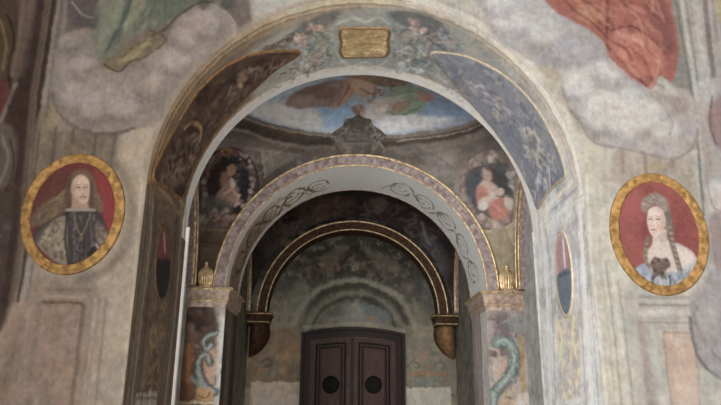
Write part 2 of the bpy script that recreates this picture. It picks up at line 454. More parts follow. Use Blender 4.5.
# ------------------------------------------------------------------ hall wall
def wall_base(uv):
    return interp(uv[:, 0], [-3.4, -2.0, 0, 2.0, 3.4], [(138, 122, 108), (152, 134, 118), (164, 152, 138), (198, 192, 179), (188, 183, 172)])
def paint_wall(p):
    p.mottle(.5, (130, 114, 102), .2, .5, .72, 3); p.mottle(.18, (205, 198, 186), .18, .5, .75, 4)
    # --- left: plain pilaster and panelled dado
    p.poly([(70, 410), (95, 300), (108, 230), (116, 150), (122, 122), (165, 112), (149, 150), (146, 175), (138, 245), (134, 290), (119, 410)], (166, 150, 132), .9, 3, False)
    p.poly([(-40, 420), (-40, 330), (20, 300), (45, 285), (95, 285), (105, 300), (80, 420)], (147, 124, 110), .85, 6, False)
    p.line([(84, 305), (78, 350), (70, 410)], 5, (112, 92, 80), .75, 2)
    p.line([(96, 300), (90, 350), (81, 410)], 2.5, (172, 155, 138), .55, 1.2)
    p.line([(106, 300), (101, 350), (95, 410)], 3, (124, 106, 92), .6, 1.5)
    p.line([(40, 306), (33, 355), (27, 410)], 6, (122, 102, 90), .5, 2.5)
    p.line([(20, 320), (10, 360), (0, 400)], 10, (120, 100, 90), .45, 4)
    p.line([(42, 289), (90, 290)], 4, (128, 112, 98), .8, 1.5); p.line([(44, 296), (86, 297)], 3, (168, 150, 132), .7, 1.2)
    p.line([(42, 302), (82, 303)], 3.2, (94, 76, 64), .8, 1.1); p.line([(40, 308), (80, 309)], 2, (165, 142, 124), .5, 1)
    p.line([(30, 393), (54, 396)], 2, (104, 84, 74), .7, 1)
    p.poly([(42, 312), (80, 312), (68, 410), (30, 395)], (156, 130, 114), .7, 3, False)
    p.mottle(.14, (128, 102, 88), .45, .5, .7, 8, region=[(42, 312), (80, 312), (68, 404), (30, 404)])
    p.line([(142, 180), (137, 245), (133, 290), (119, 410)], 2.2, (186, 170, 148), .7, 1.2)
    # stripes behind the left portrait
    p.poly([(44, 130), (120, 130), (118, 165), (110, 185), (40, 190), (30, 240), (18, 280), (28, 200)], (112, 98, 84), .8, 5, False)
    for x, c, w in ((52, (84, 70, 60), 4), (62, (134, 118, 100), 3), (70, (88, 76, 64), 3), (84, (132, 116, 98), 5), (93, (82, 70, 60), 3), (105, (126, 112, 96), 4), (112, (90, 78, 68), 3)):
        p.line([(x+4, 128), (x, 158), (x-3, 178)], w, c, .65, 1.6)
    p.blobs([(70, 140), (110, 140), (100, 152), (60, 152)], 10, [(80, 62, 48), (138, 112, 80), (100, 78, 58)], 3, .5, 3)
    # the oval's soft shadow, painted on the wall to its right and below
    p.line([(118, 165), (130, 190), (131, 220), (122, 250), (106, 270), (80, 280)], 9, (112, 98, 86), .6, 4)
    # --- left edge: dark painted figures and pilaster
    p.poly([(-60, -30), (64, -30), (57, 10), (46, 80), (36, 140), (26, 210), (14, 290), (2, 330), (-60, 380)], (74, 56, 50), .97, 3, False)
    p.mottle(.22, (48, 36, 34), .8, .42, .6, 11, region=[(-40, -20), (48, -20), (28, 120), (14, 250), (-40, 360)])
    p.poly([(20, -10), (36, -10), (30, 30), (20, 70), (12, 92), (18, 40)], (112, 92, 80), .75, 4)
    p.line([(24, 0), (18, 40), (12, 75)], 3, (136, 118, 102), .5, 2)
    p.poly([(-10, 0), (10, -5), (16, 30), (14, 60), (4, 80), (-10, 80)], (92, 72, 52), .7, 4)
    p.line([(8, 15), (14, 40), (8, 70), (12, 90)], 2.4, (44, 34, 28), .8, 1)
    p.line([(0, 20), (6, 45), (2, 70)], 2.4, (140, 112, 80), .6, 1.2)
    p.poly([(-10, 78), (8, 84), (6, 108), (-10, 118)], (112, 52, 50), .8, 3)
    p.line([(16, 84), (10, 100), (0, 122)], 4, (140, 126, 118), .75, 1.6)
    p.poly([(12, 92), (28, 86), (26, 118), (14, 140), (6, 128)], (58, 40, 34), .8, 3)
    p.poly([(-10, 130), (12, 128), (16, 160), (8, 186), (-10, 190)], (104, 92, 84), .7, 4)
    p.line([(2, 136), (8, 160), (0, 184)], 3, (140, 130, 122), .5, 1.5); p.line([(10, 140), (14, 166), (6, 190)], 2, (52, 42, 38), .7, 1)
    p.poly([(-10, 196), (16, 200), (12, 240), (-10, 262)], (72, 62, 58), .8, 4)
    p.blobs([(-10, 230), (16, 226), (10, 290), (-10, 310)], 16, [(98, 84, 78), (54, 42, 40), (120, 104, 92)], 5, .6, 7, 2)
    p.poly([(-20, 285), (14, 270), (12, 300), (-4, 330), (-20, 336)], (66, 54, 52), .7, 6)
    for x0, x1, c, w, a in ((40, 12, (58, 44, 40), 6, .8), (47, 20, (102, 84, 72), 6, .7), (53, 26, (56, 42, 40), 3.5, .85), (58, 31, (140, 134, 128), 3, .8), (62, 35, (102, 96, 92), 2, .8), (50, 23, (120, 102, 88), 1.6, .6)):
        p.line([(x0+3, -15), (x0-5, 40), (x0-14, 100), ((x0-14+x1)/2, 175), (x1, 250), (x1-8, 300)], w, c, a, 1.3)
    p.poly([(36, 120), (52, 112), (48, 170), (30, 240), (22, 240), (30, 180)], (118, 102, 84), .75, 3)
    p.line([(40, 130), (33, 190), (24, 240)], 2, (82, 68, 58), .7, 1)
    # --- left: sky, clouds and green drapery
    p.poly([(64, -30), (250, -30), (262, 18), (234, 36), (206, 58), (180, 88), (160, 118), (120, 134), (70, 128), (50, 100), (54, 40)], (102, 92, 89), .9, 4, False)
    p.poly([(66, -10), (100, -10), (98, 20), (84, 28), (68, 22)], (86, 76, 78), .75, 5)
    p.line([(72, 2), (82, 14), (93, 18)], 2, (142, 138, 132), .7, 1); p.line([(66, 0), (64, 20), (60, 44)], 4, (134, 124, 122), .6, 2)
    L = (140, 127, 120)
    p.poly([(57, 45), (70, 32), (92, 30), (98, 50), (106, 66), (128, 68), (146, 56), (166, 42), (176, 20), (196, 4), (216, 4), (232, 18), (236, 34), (206, 60), (180, 90), (158, 122), (138, 128), (118, 132), (92, 132), (70, 124), (53, 106), (50, 84)], L, .96, 3, rag=2)
    p.poly([(60, 60), (80, 52), (92, 62), (82, 76), (60, 82)], (152, 140, 138), .6, 7)
    p.poly([(56, 92), (70, 84), (100, 74), (140, 74), (150, 96), (126, 112), (90, 116), (66, 110)], (154, 139, 130), .75, 8)
    p.poly([(150, 62), (176, 46), (200, 40), (210, 50), (186, 76), (164, 100), (150, 92)], (152, 138, 130), .6, 8)
    p.poly([(178, 22), (196, 10), (216, 10), (228, 24), (220, 36), (196, 40), (180, 38)], (146, 132, 126), .7, 4)
    for cx_, cy_, rx_, ry_ in ((72, 96, 16, 14), (96, 108, 20, 15), (124, 104, 20, 16), (84, 68, 15, 10), (150, 84, 16, 14), (176, 62, 16, 13), (206, 24, 17, 14), (186, 38, 13, 11), (70, 44, 10, 8)):
        p.ell(cx_, cy_+4, rx_*1.05, ry_, (104, 91, 86), .45, 5); p.ell(cx_-1, cy_-2, rx_*.85, ry_*.8, (174, 160, 152), .7, 6)
    p.ell(196, 24, 12, 8, (164, 136, 128), .45, 6); p.ell(212, 30, 9, 9, (130, 122, 120), .5, 5)
    p.line([(222, 8), (234, 22), (234, 36)], 2, (166, 154, 144), .6, 1.2)
    p.line([(86, 72), (100, 66), (122, 70)], 5, (118, 104, 94), .7, 2.5)
    p.line([(140, 62), (148, 72), (140, 80)], 4, (116, 100, 90), .55, 2.5)
    p.line([(52, 96), (58, 112), (74, 126), (92, 133)], 3.5, (112, 92, 80), .7, 2)
    p.line([(96, 134), (118, 133), (134, 128)], 3, (90, 72, 62), .7, 1.6)
    p.mottle(.3, (116, 104, 100), .3, .48, .68, 21, region=[(54, 50), (90, 30), (230, 10), (206, 60), (160, 120), (70, 124)])
    p.mottle(.12, (168, 152, 142), .3, .5, .7, 22, region=[(54, 50), (90, 50), (220, 30), (186, 80), (150, 120), (70, 120)])
    p.line([(52, 108), (48, 125), (44, 140)], 6, (140, 126, 100), .7, 2.5)
    p.poly([(104, -20), (232, -20), (206, -2), (182, 10), (166, 26), (150, 26), (128, 42), (114, 58), (100, 64), (95, 52), (99, 24)], (112, 114, 99), .88, 3.5, False)
    p.scatter([(102, -5), (190, -5), (164, 22), (130, 38), (106, 56), (98, 40)], 60, [(146, 146, 126), (78, 86, 76), (130, 122, 92), (90, 104, 94)], 24, 3.4, 120, 16, .5, 201, .6, 1.8)
    p.poly([(150, -15), (232, -15), (214, 2), (196, 4), (176, 18), (158, 22), (150, 8)], (90, 100, 90), .75, 4)
    p.poly([(106, -5), (124, -5), (112, 40), (100, 56), (98, 30)], (128, 130, 110), .7, 4)
    p.line([(132, -5), (126, 14), (116, 34), (106, 52)], 4, (70, 86, 80), .8, 1.5); p.line([(146, -5), (138, 12), (126, 30)], 4, (136, 138, 116), .6, 2)
    p.line([(160, -5), (152, 10), (142, 24)], 3, (84, 92, 82), .7, 1.4)
    p.poly([(104, 66), (112, 54), (132, 42), (152, 30), (164, 34), (160, 46), (144, 56), (128, 66), (116, 72)], (122, 107, 80), .8, 3.5)
    p.poly([(116, 60), (134, 48), (148, 40), (140, 54), (126, 64)], (148, 132, 96), .6, 3)
    p.scatter([(112, 60), (134, 46), (160, 32), (150, 50), (124, 68)], 20, [(96, 80, 58), (160, 144, 108), (84, 68, 50)], 14, 1.6, -35, 20, .55, 202)
    p.line([(104, 64), (112, 70), (122, 70), (130, 62), (142, 58), (152, 52)], 1.8, (70, 54, 42), .8, .8)
    p.line([(150, 36), (164, 30), (176, 18), (196, 4), (212, 2)], 2.4, (82, 64, 50), .8, 1); p.line([(150, 30), (166, 38), (158, 48)], 2.6, (88, 70, 54), .7, 1)
    p.ell(204, 4, 6, 6, (56, 56, 54), .7, 2.5); p.ell(228, 4, 8, 6, (70, 72, 70), .8, 3)
    p.poly([(250, -20), (470, -20), (480, 4), (440, 10), (410, -1), (360, -4), (310, 2), (276, 12), (254, 22), (250, 4)], (176, 170, 160), .85, 3, False)
    p.line([(252, 2), (255, 16), (262, 21)], 3, (156, 142, 130), .6, 1.4); p.poly([(254, -10), (300, -10), (290, 4), (262, 14)], (166, 166, 162), .7, 4)
    # --- rim of the arch (cream moulding left to right)
    arc = lambda r: [(r*math.cos(a), Z1+r*math.sin(a)) for a in np.linspace(PI*.98, PI*.02, 40)]
    p.line(arc(R1+.03), .06, (150, 134, 116), .5, .02, False, uv=True)
    p.line([q for q in arc(R1+.05)[22:]], .10, (206, 201, 190), .85, .03, False, uv=True)
    p.line([q for q in arc(R1+.12)[20:]], .02, (170, 160, 146), .6, .015, False, uv=True)
    # --- right: cream pilaster
    p.poly([(582, 165), (578, 140), (562, 112), (600, 125), (612, 150), (610, 200), (616, 262), (622, 320), (634, 420), (606, 420), (598, 330), (590, 262)], (200, 194, 178), .9, 3, False)
    p.line([(587, 180), (592, 262), (600, 337), (607, 410)], 3, (222, 218, 208), .7, 1.3)
    p.line([(596, 180), (601, 262), (609, 337), (616, 410)], 2, (184, 176, 158), .7, 1.2)
    p.line([(606, 262), (613, 320), (622, 410)], 2.2, (162, 154, 140), .75, 1); p.line([(612, 275), (620, 330), (629, 410)], 2.2, (214, 208, 194), .7, 1)
    p.line([(618, 280), (626, 340), (634, 410)], 2, (160, 152, 138), .75, 1)
    p.line([(606, 140), (604, 170), (606, 200)], 5, (176, 164, 142), .6, 2.5); p.line([(565, 80), (585, 118), (590, 150)], 8, (196, 184, 158), .55, 4)
    # dado under the right portrait
    p.poly([(636, 296), (700, 296), (721, 420), (648, 420)], (178, 172, 164), .85, 4, False)
    for y, c, w in ((297, (150, 146, 140), 3), (301, (188, 184, 176), 2.4), (305, (140, 136, 130), 2.6), (312, (192, 188, 180), 5), (318, (164, 160, 152), 2), (322, (146, 141, 135), 2.2)):
        p.line([(640, y), (690+(y-297)*.1, y+.5)], w, c, .85, 1.1)
    p.line([(641, 325), (646, 360), (652, 410)], 7, (170, 148, 144), .8, 2)
    p.line([(652, 325), (657, 360), (663, 410)], 4, (192, 188, 178), .8, 1.4)
    p.poly([(663, 332), (694, 333), (702, 420), (673, 420)], (196, 166, 148), .9, 1.4, False)
    p.line([(663, 332), (694, 333)], 1.6, (146, 118, 106), .8, .8); p.line([(663, 332), (672, 410)], 1.6, (150, 128, 116), .7, .8); p.line([(694, 334), (701, 410)], 1.8, (150, 138, 126), .7, .9)
    p.mottle(.12, (206, 186, 168), .5, .5, .7, 31, region=[(664, 333), (694, 334), (702, 410), (673, 410)])
    # lavender scroll at the right edge
    p.poly([(694, 290), (730, 270), (740, 390), (722, 380), (704, 366), (694, 345), (690, 318)], (160, 154, 156), .9, 3)
    p.line([(690, 318), (694, 345), (704, 366), (724, 382)], 3.4, (104, 100, 104), .8, 1.4); p.ell(708, 318, 10, 14, (178, 172, 174), .6, 5)
    p.line([(698, 306), (694, 316), (698, 330)], 3, (128, 124, 126), .6, 1.6); p.line([(716, 340), (712, 352), (722, 362)], 2.5, (126, 122, 124), .6, 1.4)
    p.poly([(700, 372), (735, 392), (740, 420), (708, 420)], (186, 182, 172), .8, 3)
    # --- right: brown-grey band between cloud and portrait
    p.poly([(612, 150), (640, 150), (680, 158), (694, 160), (700, 220), (702, 250), (690, 260), (640, 200), (612, 180)], (172, 158, 144), .85, 4, False)
    for x, c in ((622, (146, 128, 116)), (634, (186, 176, 162)), (645, (142, 124, 108)), (672, (150, 136, 124)), (684, (184, 174, 164))):
        p.line([(x, 150), (x+1, 172)], 3.5, c, .6, 1.5)
    p.blobs([(640, 160), (680, 160), (678, 174), (640, 172)], 12, [(150, 120, 80), (118, 92, 66), (190, 160, 110)], 3, .5, 12)
    # --- right: grey green ground and painted column
    p.poly([(640, -20), (690, -20), (698, 60), (702, 120), (690, 120), (670, 80), (660, 30)], (126, 124, 116), .85, 4, False)
    p.poly([(676, -20), (740, -20), (740, 200), (706, 200), (694, 110), (684, 40)], (166, 160, 156), .9, 2, False)
    for pts, w, c, a in (([(674, -10), (683, 40), (694, 110), (700, 170), (704, 215)], 2.6, (118, 114, 106), .85), ([(679, -10), (688, 40), (698, 110), (704, 170), (708, 215)], 3, (188, 186, 180), .85),
                         ([(684, -10), (692, 40), (702, 110)], 2, (134, 128, 122), .7), ([(694, -10), (700, 40), (707, 90)], 6, (182, 176, 172), .7), ([(704, -10), (709, 40), (715, 85)], 5, (122, 104, 106), .85),
                         ([(711, -10), (717, 40)], 3, (150, 132, 120), .8), ([(716, -10), (722, 20)], 6, (176, 158, 100), .8)):
        p.line(pts, w, c, a, 1.2)
    p.poly([(698, 84), (718, 78), (714, 96), (706, 120), (700, 112)], (188, 180, 176), .7, 3)
    p.poly([(708, 108), (730, 96), (732, 150), (712, 140)], (150, 108, 110), .7, 3); p.line([(712, 96), (710, 120), (716, 145)], 2, (112, 82, 84), .7, 1)
    p.poly([(704, 190), (722, 180), (726, 215), (712, 216)], (196, 190, 192), .85, 3); p.line([(708, 186), (712, 204), (724, 214)], 1.6, (146, 138, 142), .7, .9)
    p.poly([(708, 218), (735, 214), (735, 270), (712, 262)], (154, 128, 130), .8, 4); p.line([(704, 180), (709, 230), (714, 280)], 2.4, (176, 168, 162), .7, 1.2)
    p.poly([(700, 130), (708, 128), (712, 172), (706, 188)], (168, 152, 144), .7, 2)
    # --- right: clouds
    p.poly([(476, -20), (560, -20), (575, 10), (600, 34), (612, 60), (640, 84), (665, 95), (680, 100), (696, 104), (700, 128), (692, 148), (672, 158), (640, 152), (622, 150), (600, 146), (584, 128), (566, 108), (560, 84), (540, 66), (520, 56), (495, 34)], (166, 161, 162), .96, 3, rag=2)
    p.poly([(486, 0), (520, -8), (548, 4), (566, 20), (540, 40), (510, 40), (492, 24)], (186, 184, 184), .8, 8); p.ell(498, 8, 10, 10, (166, 164, 164), .7, 6)
    p.poly([(570, 66), (600, 60), (628, 76), (648, 100), (640, 130), (614, 142), (590, 122), (566, 100)], (198, 194, 190), .85, 10)
    for cx_, cy_, rx_, ry_ in ((510, 20, 22, 15), (545, 34, 20, 15), (500, 4, 14, 10), (580, 84, 20, 18), (600, 112, 24, 22), (628, 120, 24, 20), (612, 72, 18, 14), (650, 116, 18, 18), (572, 52, 18, 12), (666, 132, 16, 14)):
        p.ell(cx_-1, cy_+5, rx_*1.05, ry_, (142, 134, 138), .5, 6); p.ell(cx_, cy_-2, rx_*.85, ry_*.8, (216, 213, 210), .72, 7)
    p.ell(626, 116, 22, 20, (212, 208, 203), .5, 9); p.poly([(560, 44), (590, 40), (604, 56), (580, 66), (556, 60)], (164, 158, 162), .6, 7)
    p.line([(604, 52), (616, 68), (640, 86)], 7, (158, 146, 150), .55, 4); p.ell(668, 110, 9, 12, (170, 164, 160), .6, 5)
    p.poly([(672, 90), (688, 92), (698, 112), (698, 132), (684, 126), (674, 108)], (184, 172, 168), .8, 3); p.poly([(668, 96), (682, 100), (686, 112), (676, 112)], (150, 132, 126), .6, 3)
    p.line([(652, 96), (664, 106), (672, 124), (668, 138)], 2.4, (158, 146, 142), .6, 1.4)
    p.line([(562, 86), (568, 106), (580, 122), (592, 140), (606, 146), (630, 150), (645, 153)], 2.6, (146, 136, 122), .7, 1.4); p.line([(640, 152), (672, 159), (692, 148), (698, 130)], 2.6, (146, 132, 124), .7, 1.4)
    p.poly([(640, 140), (668, 136), (690, 140), (672, 156), (648, 152)], (192, 180, 172), .6, 5)
    p.poly([(540, 66), (560, 72), (560, 92), (570, 110), (556, 100), (544, 82)], (184, 172, 146), .7, 3)
    p.mottle(.25, (156, 150, 154), .3, .5, .7, 41, region=[(490, 0), (560, 0), (610, 60), (690, 110), (670, 150), (600, 140), (560, 84)])
    # --- right: red drapery
    p.poly([(536, -25), (660, -25), (672, 10), (678, 40), (677, 66), (672, 82), (660, 76), (652, 88), (640, 84), (622, 70), (608, 56), (604, 44), (590, 30), (570, 20), (550, 6)], (172, 96, 84), .96, 2)
    p.poly([(556, -10), (606, -10), (606, 20), (596, 26), (576, 14)], (176, 100, 82), .7, 4); p.ell(588, 14, 12, 8, (200, 144, 112), .75, 5, 20)
    p.poly([(612, 36), (622, 28), (640, 34), (656, 48), (664, 64), (652, 76), (636, 72), (618, 58), (610, 50)], (204, 126, 108), .85, 4)
    p.line([(620, 34), (640, 42), (658, 62)], 4, (226, 164, 142), .7, 2); p.line([(618, 46), (636, 56), (650, 72)], 2.5, (208, 128, 106), .6, 1.6)
    p.line([(606, -5), (608, 20), (606, 40), (610, 50)], 3, (104, 46, 44), .8, 1.4); p.line([(612, 30), (628, 26), (646, 34), (662, 50)], 2.6, (112, 52, 48), .75, 1.2)
    p.line([(618, 58), (634, 74), (646, 86)], 2.6, (110, 50, 46), .7, 1.3); p.line([(628, 46), (644, 60), (652, 80)], 1.6, (136, 66, 58), .7, .9)
    p.poly([(640, -10), (660, -5), (672, 20), (676, 50), (664, 50), (652, 26)], (124, 76, 76), .75, 5); p.line([(620, -5), (626, 12), (640, 24)], 4, (196, 116, 96), .6, 2)
    p.line([(560, -5), (574, 10), (594, 24), (604, 34)], 2.4, (116, 58, 52), .7, 1.2); p.line([(574, -5), (590, 4), (602, 12)], 2.5, (120, 62, 54), .6, 1.3); p.line([(660, 60), (656, 76), (650, 88)], 2.4, (212, 150, 126), .6, 1.2)
    p.scatter([(560, -5), (655, -5), (672, 60), (650, 84), (610, 50)], 60, [(220, 152, 132), (120, 56, 52), (198, 118, 102), (150, 76, 68)], 26, 3, 50, 18, .5, 5, .7, 1.6)
    p.vary(.4, .10)

# ------------------------------------------------------------------ soffit and jambs of the great arch
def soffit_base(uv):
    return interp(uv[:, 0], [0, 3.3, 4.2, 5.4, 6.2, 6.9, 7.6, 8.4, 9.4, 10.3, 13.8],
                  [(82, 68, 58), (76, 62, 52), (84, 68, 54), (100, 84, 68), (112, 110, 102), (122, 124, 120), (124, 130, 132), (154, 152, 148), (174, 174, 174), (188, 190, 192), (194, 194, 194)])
def mirror(P): return P
def paint_soffit(p):
    L = S2.L
    u, v = p.uv[:, 0], p.uv[:, 1]
    hue = lambda c_l, c_r, t: tuple(np.array(c_l)*(1-t)+np.array(c_r)*t)
    p.mottle(.3, (90, 84, 80), .4, .5, .7, 51)
    # bands along both edges
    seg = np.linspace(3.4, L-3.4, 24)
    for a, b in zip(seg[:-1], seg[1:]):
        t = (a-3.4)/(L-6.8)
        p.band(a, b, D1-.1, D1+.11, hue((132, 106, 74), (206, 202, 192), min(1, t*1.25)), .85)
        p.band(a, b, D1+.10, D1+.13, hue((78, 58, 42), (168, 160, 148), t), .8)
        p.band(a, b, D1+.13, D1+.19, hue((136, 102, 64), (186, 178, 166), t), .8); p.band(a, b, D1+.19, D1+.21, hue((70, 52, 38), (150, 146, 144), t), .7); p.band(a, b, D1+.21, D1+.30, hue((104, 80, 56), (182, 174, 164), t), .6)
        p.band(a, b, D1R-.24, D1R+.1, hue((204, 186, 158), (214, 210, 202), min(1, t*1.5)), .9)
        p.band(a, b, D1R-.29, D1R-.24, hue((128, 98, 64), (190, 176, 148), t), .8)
    # crown field: blue green grotesques
    p.poly([(236, 66), (262, 44), (300, 24), (350, 10), (410, 8), (452, 26), (484, 46), (500, 66), (486, 100), (462, 92), (425, 78), (385, 72), (345, 72), (310, 78), (280, 90), (258, 100)], (124, 130, 128), .65, 5)
    p.poly([(304, 22), (340, 10), (330, 26), (300, 38), (284, 44)], (74, 70, 68), .7, 3); p.poly([(388, 12), (426, 14), (446, 30), (440, 42), (410, 30)], (72, 74, 80), .7, 3)
    p.blobs([(292, 36), (312, 24), (324, 26), (318, 34), (300, 42)], 22, [(160, 128, 116), (138, 112, 100), (84, 76, 74), (176, 150, 138)], 2.6, .7, 21)
    p.blobs([(404, 18), (424, 24), (440, 38), (428, 40), (408, 28)], 24, [(176, 142, 132), (160, 128, 124), (92, 90, 94), (196, 170, 160)], 2.6, .7, 22)
    p.blobs([(294, 64), (312, 58), (322, 62), (316, 70), (298, 74)], 14, [(158, 126, 116), (92, 80, 76), (128, 110, 104)], 2.4, .7, 23)
    p.blobs([(396, 64), (416, 60), (428, 66), (424, 72), (396, 72)], 22, [(196, 200, 206), (112, 118, 128), (170, 160, 160)], 2.2, .7, 24)
    p.scatter([(288, 44), (330, 26), (336, 60), (310, 74), (288, 70)], 90, [(62, 72, 72), (150, 156, 152), (70, 70, 68), (96, 118, 118), (128, 104, 94)], 8, 1.6, 20, 80, .7, 25, 1.2)
    p.scatter([(394, 24), (430, 40), (436, 66), (396, 72)], 100, [(60, 76, 86), (164, 172, 176), (72, 80, 88), (96, 122, 128), (140, 112, 106)], 8, 1.6, -15, 80, .7, 26, 1.2)
    p.scatter([(440, 30), (470, 50), (450, 52), (430, 44)], 60, [(58, 70, 82), (160, 130, 124), (146, 158, 170), (84, 100, 110)], 7, 1.7, 30, 60, .6, 27, 1)
    p.scatter([(438, 66), (455, 88), (470, 108), (452, 96), (432, 72)], 30, [(196, 200, 204), (130, 140, 154), (150, 146, 150)], 6, 1.3, 40, 60, .6, 28, 1)
    p.scatter([(262, 50), (292, 36), (290, 46), (262, 54)], 50, [(54, 46, 42), (110, 98, 88), (72, 62, 58), (120, 112, 104)], 10, 1.8, -25, 30, .7, 29, .8)
    p.scatter([(268, 92), (284, 70), (296, 66), (296, 78)], 18, [(80, 66, 58), (132, 118, 110), (64, 58, 56)], 7, 1.4, -30, 50, .6, 30, .8)
    p.line([(342, 61), (352, 66), (364, 62), (376, 66), (388, 61)], 2, (160, 162, 160), .6, 1.2); p.line([(338, 24), (352, 18), (364, 22), (378, 18), (390, 24)], 3, (164, 168, 164), .55, 2)
    # left jamb
    p.poly([(146, 185), (152, 180), (152, 240), (140, 320), (128, 410), (119, 410), (134, 290), (140, 240)], (92, 80, 64), .8, 2, False)
    for pts, w, c in (([(149, 185), (145, 245), (135, 320), (124, 410)], 2, (60, 46, 38)), ([(153, 195), (150, 245), (141, 320), (131, 410)], 3, (112, 100, 82)), ([(157, 200), (153, 250), (146, 320), (137, 410)], 1.6, (56, 44, 36)),
                      ([(182, 195), (180, 250), (174, 320), (164, 410)], 4, (106, 94, 78)), ([(177, 205), (175, 250), (169, 320), (158, 410)], 1.6, (52, 42, 36)), ([(186, 200), (183, 260), (176, 330), (168, 410)], 1.6, (60, 50, 44))):
        p.line(pts, w, c, .8, 1)
    p.poly([(157, 215), (173, 212), (170, 300), (162, 400), (142, 400), (150, 300)], (84, 68, 56), .6, 2, False)
    p.scatter([(154, 300), (168, 300), (158, 392), (142, 392)], 170, [(108, 86, 58), (122, 98, 66), (54, 44, 37), (84, 68, 50), (72, 56, 44)], 6, 1.9, 95, 60, .55, 33, .9, 1.3)
    p.scatter([(158, 206), (172, 204), (170, 228), (156, 230)], 22, [(112, 92, 70), (58, 46, 40), (84, 70, 58)], 6, 1.3, 60, 60, .6, 34, .9)
    p.poly([(136, 394), (158, 391), (156, 408), (134, 408)], (128, 120, 106), .85, 1, False); p.line([(143, 390), (140, 408)], 2.4, (64, 54, 48), .8, .8); p.line([(151, 389), (149, 408)], 2, (150, 142, 126), .7, .8); p.line([(134, 399), (160, 397)], 1.6, (76, 66, 58), .8, .8)
    for pts in ([(158, 186), (170, 200), (180, 214)], [(164, 176), (174, 192), (184, 206)]): p.line(pts, 2.2, (124, 98, 64), .8, 1)
    p.scatter([(150, 186), (166, 180), (184, 208), (182, 226), (152, 206)], 30, [(112, 88, 60), (56, 42, 36), (90, 70, 54)], 8, 1.3, 55, 35, .6, 35, .9)
    # right jamb
    for pts, w, c, a in (([(541, 225), (546, 272), (551, 410)], 5, (216, 216, 212), .9), ([(546, 230), (551, 280), (556, 410)], 1.8, (150, 150, 150), .8), ([(551, 215), (556, 280), (561, 410)], 2.5, (196, 194, 190), .7),
                         ([(579, 200), (584, 280), (592, 410)], 6, (212, 212, 208), .9), ([(575, 205), (580, 290), (586, 410)], 1.8, (146, 146, 148), .8), ([(585, 200), (590, 280), (599, 410)], 1.8, (156, 154, 150), .8),
                         ([(571, 215), (576, 300), (581, 410)], 2.5, (190, 190, 188), .7)):
        p.line(pts, w, c, a, 1)
    p.poly([(556, 225), (574, 222), (582, 400), (560, 400)], (160, 156, 160), .6, 3, False)
    p.scatter([(557, 318), (577, 316), (582, 396), (561, 398)], 170, [(216, 200, 160), (200, 180, 140), (150, 144, 150), (186, 174, 160), (206, 196, 176)], 6, 2.0, 88, 60, .6, 36, .9, 1.3)
    p.line([(558, 322), (562, 340), (560, 356)], 3, (222, 200, 150), .7, 1.2); p.line([(574, 320), (572, 338), (577, 356)], 3, (222, 200, 150), .7, 1.2)
    p.scatter([(556, 215), (572, 210), (574, 232), (556, 236)], 16, [(204, 200, 196), (146, 144, 150), (190, 180, 160)], 7, 1.4, 100, 50, .6, 37, .9)
    p.line([(566, 402), (584, 400)], 3, (204, 204, 200), .8, 1)
    p.line([(545, 210), (556, 198), (572, 182)], 3, (206, 200, 184), .8, 1.2); p.line([(549, 214), (560, 203), (577, 188)], 2, (150, 150, 156), .8, 1); p.line([(556, 216), (572, 204), (582, 196)], 3, (204, 204, 202), .7, 1.4)
    p.poly([(575, 196), (584, 190), (586, 208), (576, 212)], (200, 200, 198), .7, 1.5, False); p.line([(574, 200), (586, 192)], 1.6, (148, 146, 146), .7, .8)
    p.vary(.25, .14)
def paint_left_panel(p):
    p.col[:] = lin((66, 51, 42))
    p.mottle(.2, (40, 31, 28), .8, .45, .62, 61); p.mottle(.1, (104, 80, 62), .4, .55, .72, 62)
    p.scatter([(290, 56), (262, 60), (232, 84), (206, 112), (214, 132), (240, 104), (270, 76)], 90, [(112, 90, 72), (132, 106, 88), (40, 31, 28), (92, 70, 58), (102, 70, 60), (84, 78, 68)], 7, 1.8, -48, 50, .5, 63, 1)
    p.poly([(192, 118), (202, 122), (202, 134), (192, 140), (184, 132)], (44, 34, 30), .8, 2); p.line([(184, 128), (192, 122), (200, 128), (199, 140)], 2.4, (140, 108, 66), .8, 1)
    p.scatter([(180, 138), (200, 132), (198, 156), (180, 184), (160, 180), (168, 158)], 110, [(110, 86, 64), (128, 102, 80), (42, 32, 29), (88, 66, 55), (100, 90, 76)], 6, 1.8, -70, 60, .5, 64, 1)
    p.line([(274, 74), (246, 98), (222, 128), (206, 156)], 6, (40, 30, 27), .7, 2.5); p.line([(262, 60), (226, 82), (196, 116), (178, 150)], 5, (46, 35, 31), .6, 2.5)
    p.blobs([(240, 72), (256, 64), (246, 84), (228, 100)], 12, [(156, 122, 98), (130, 94, 80), (104, 96, 88)], 2.5, .7, 65)
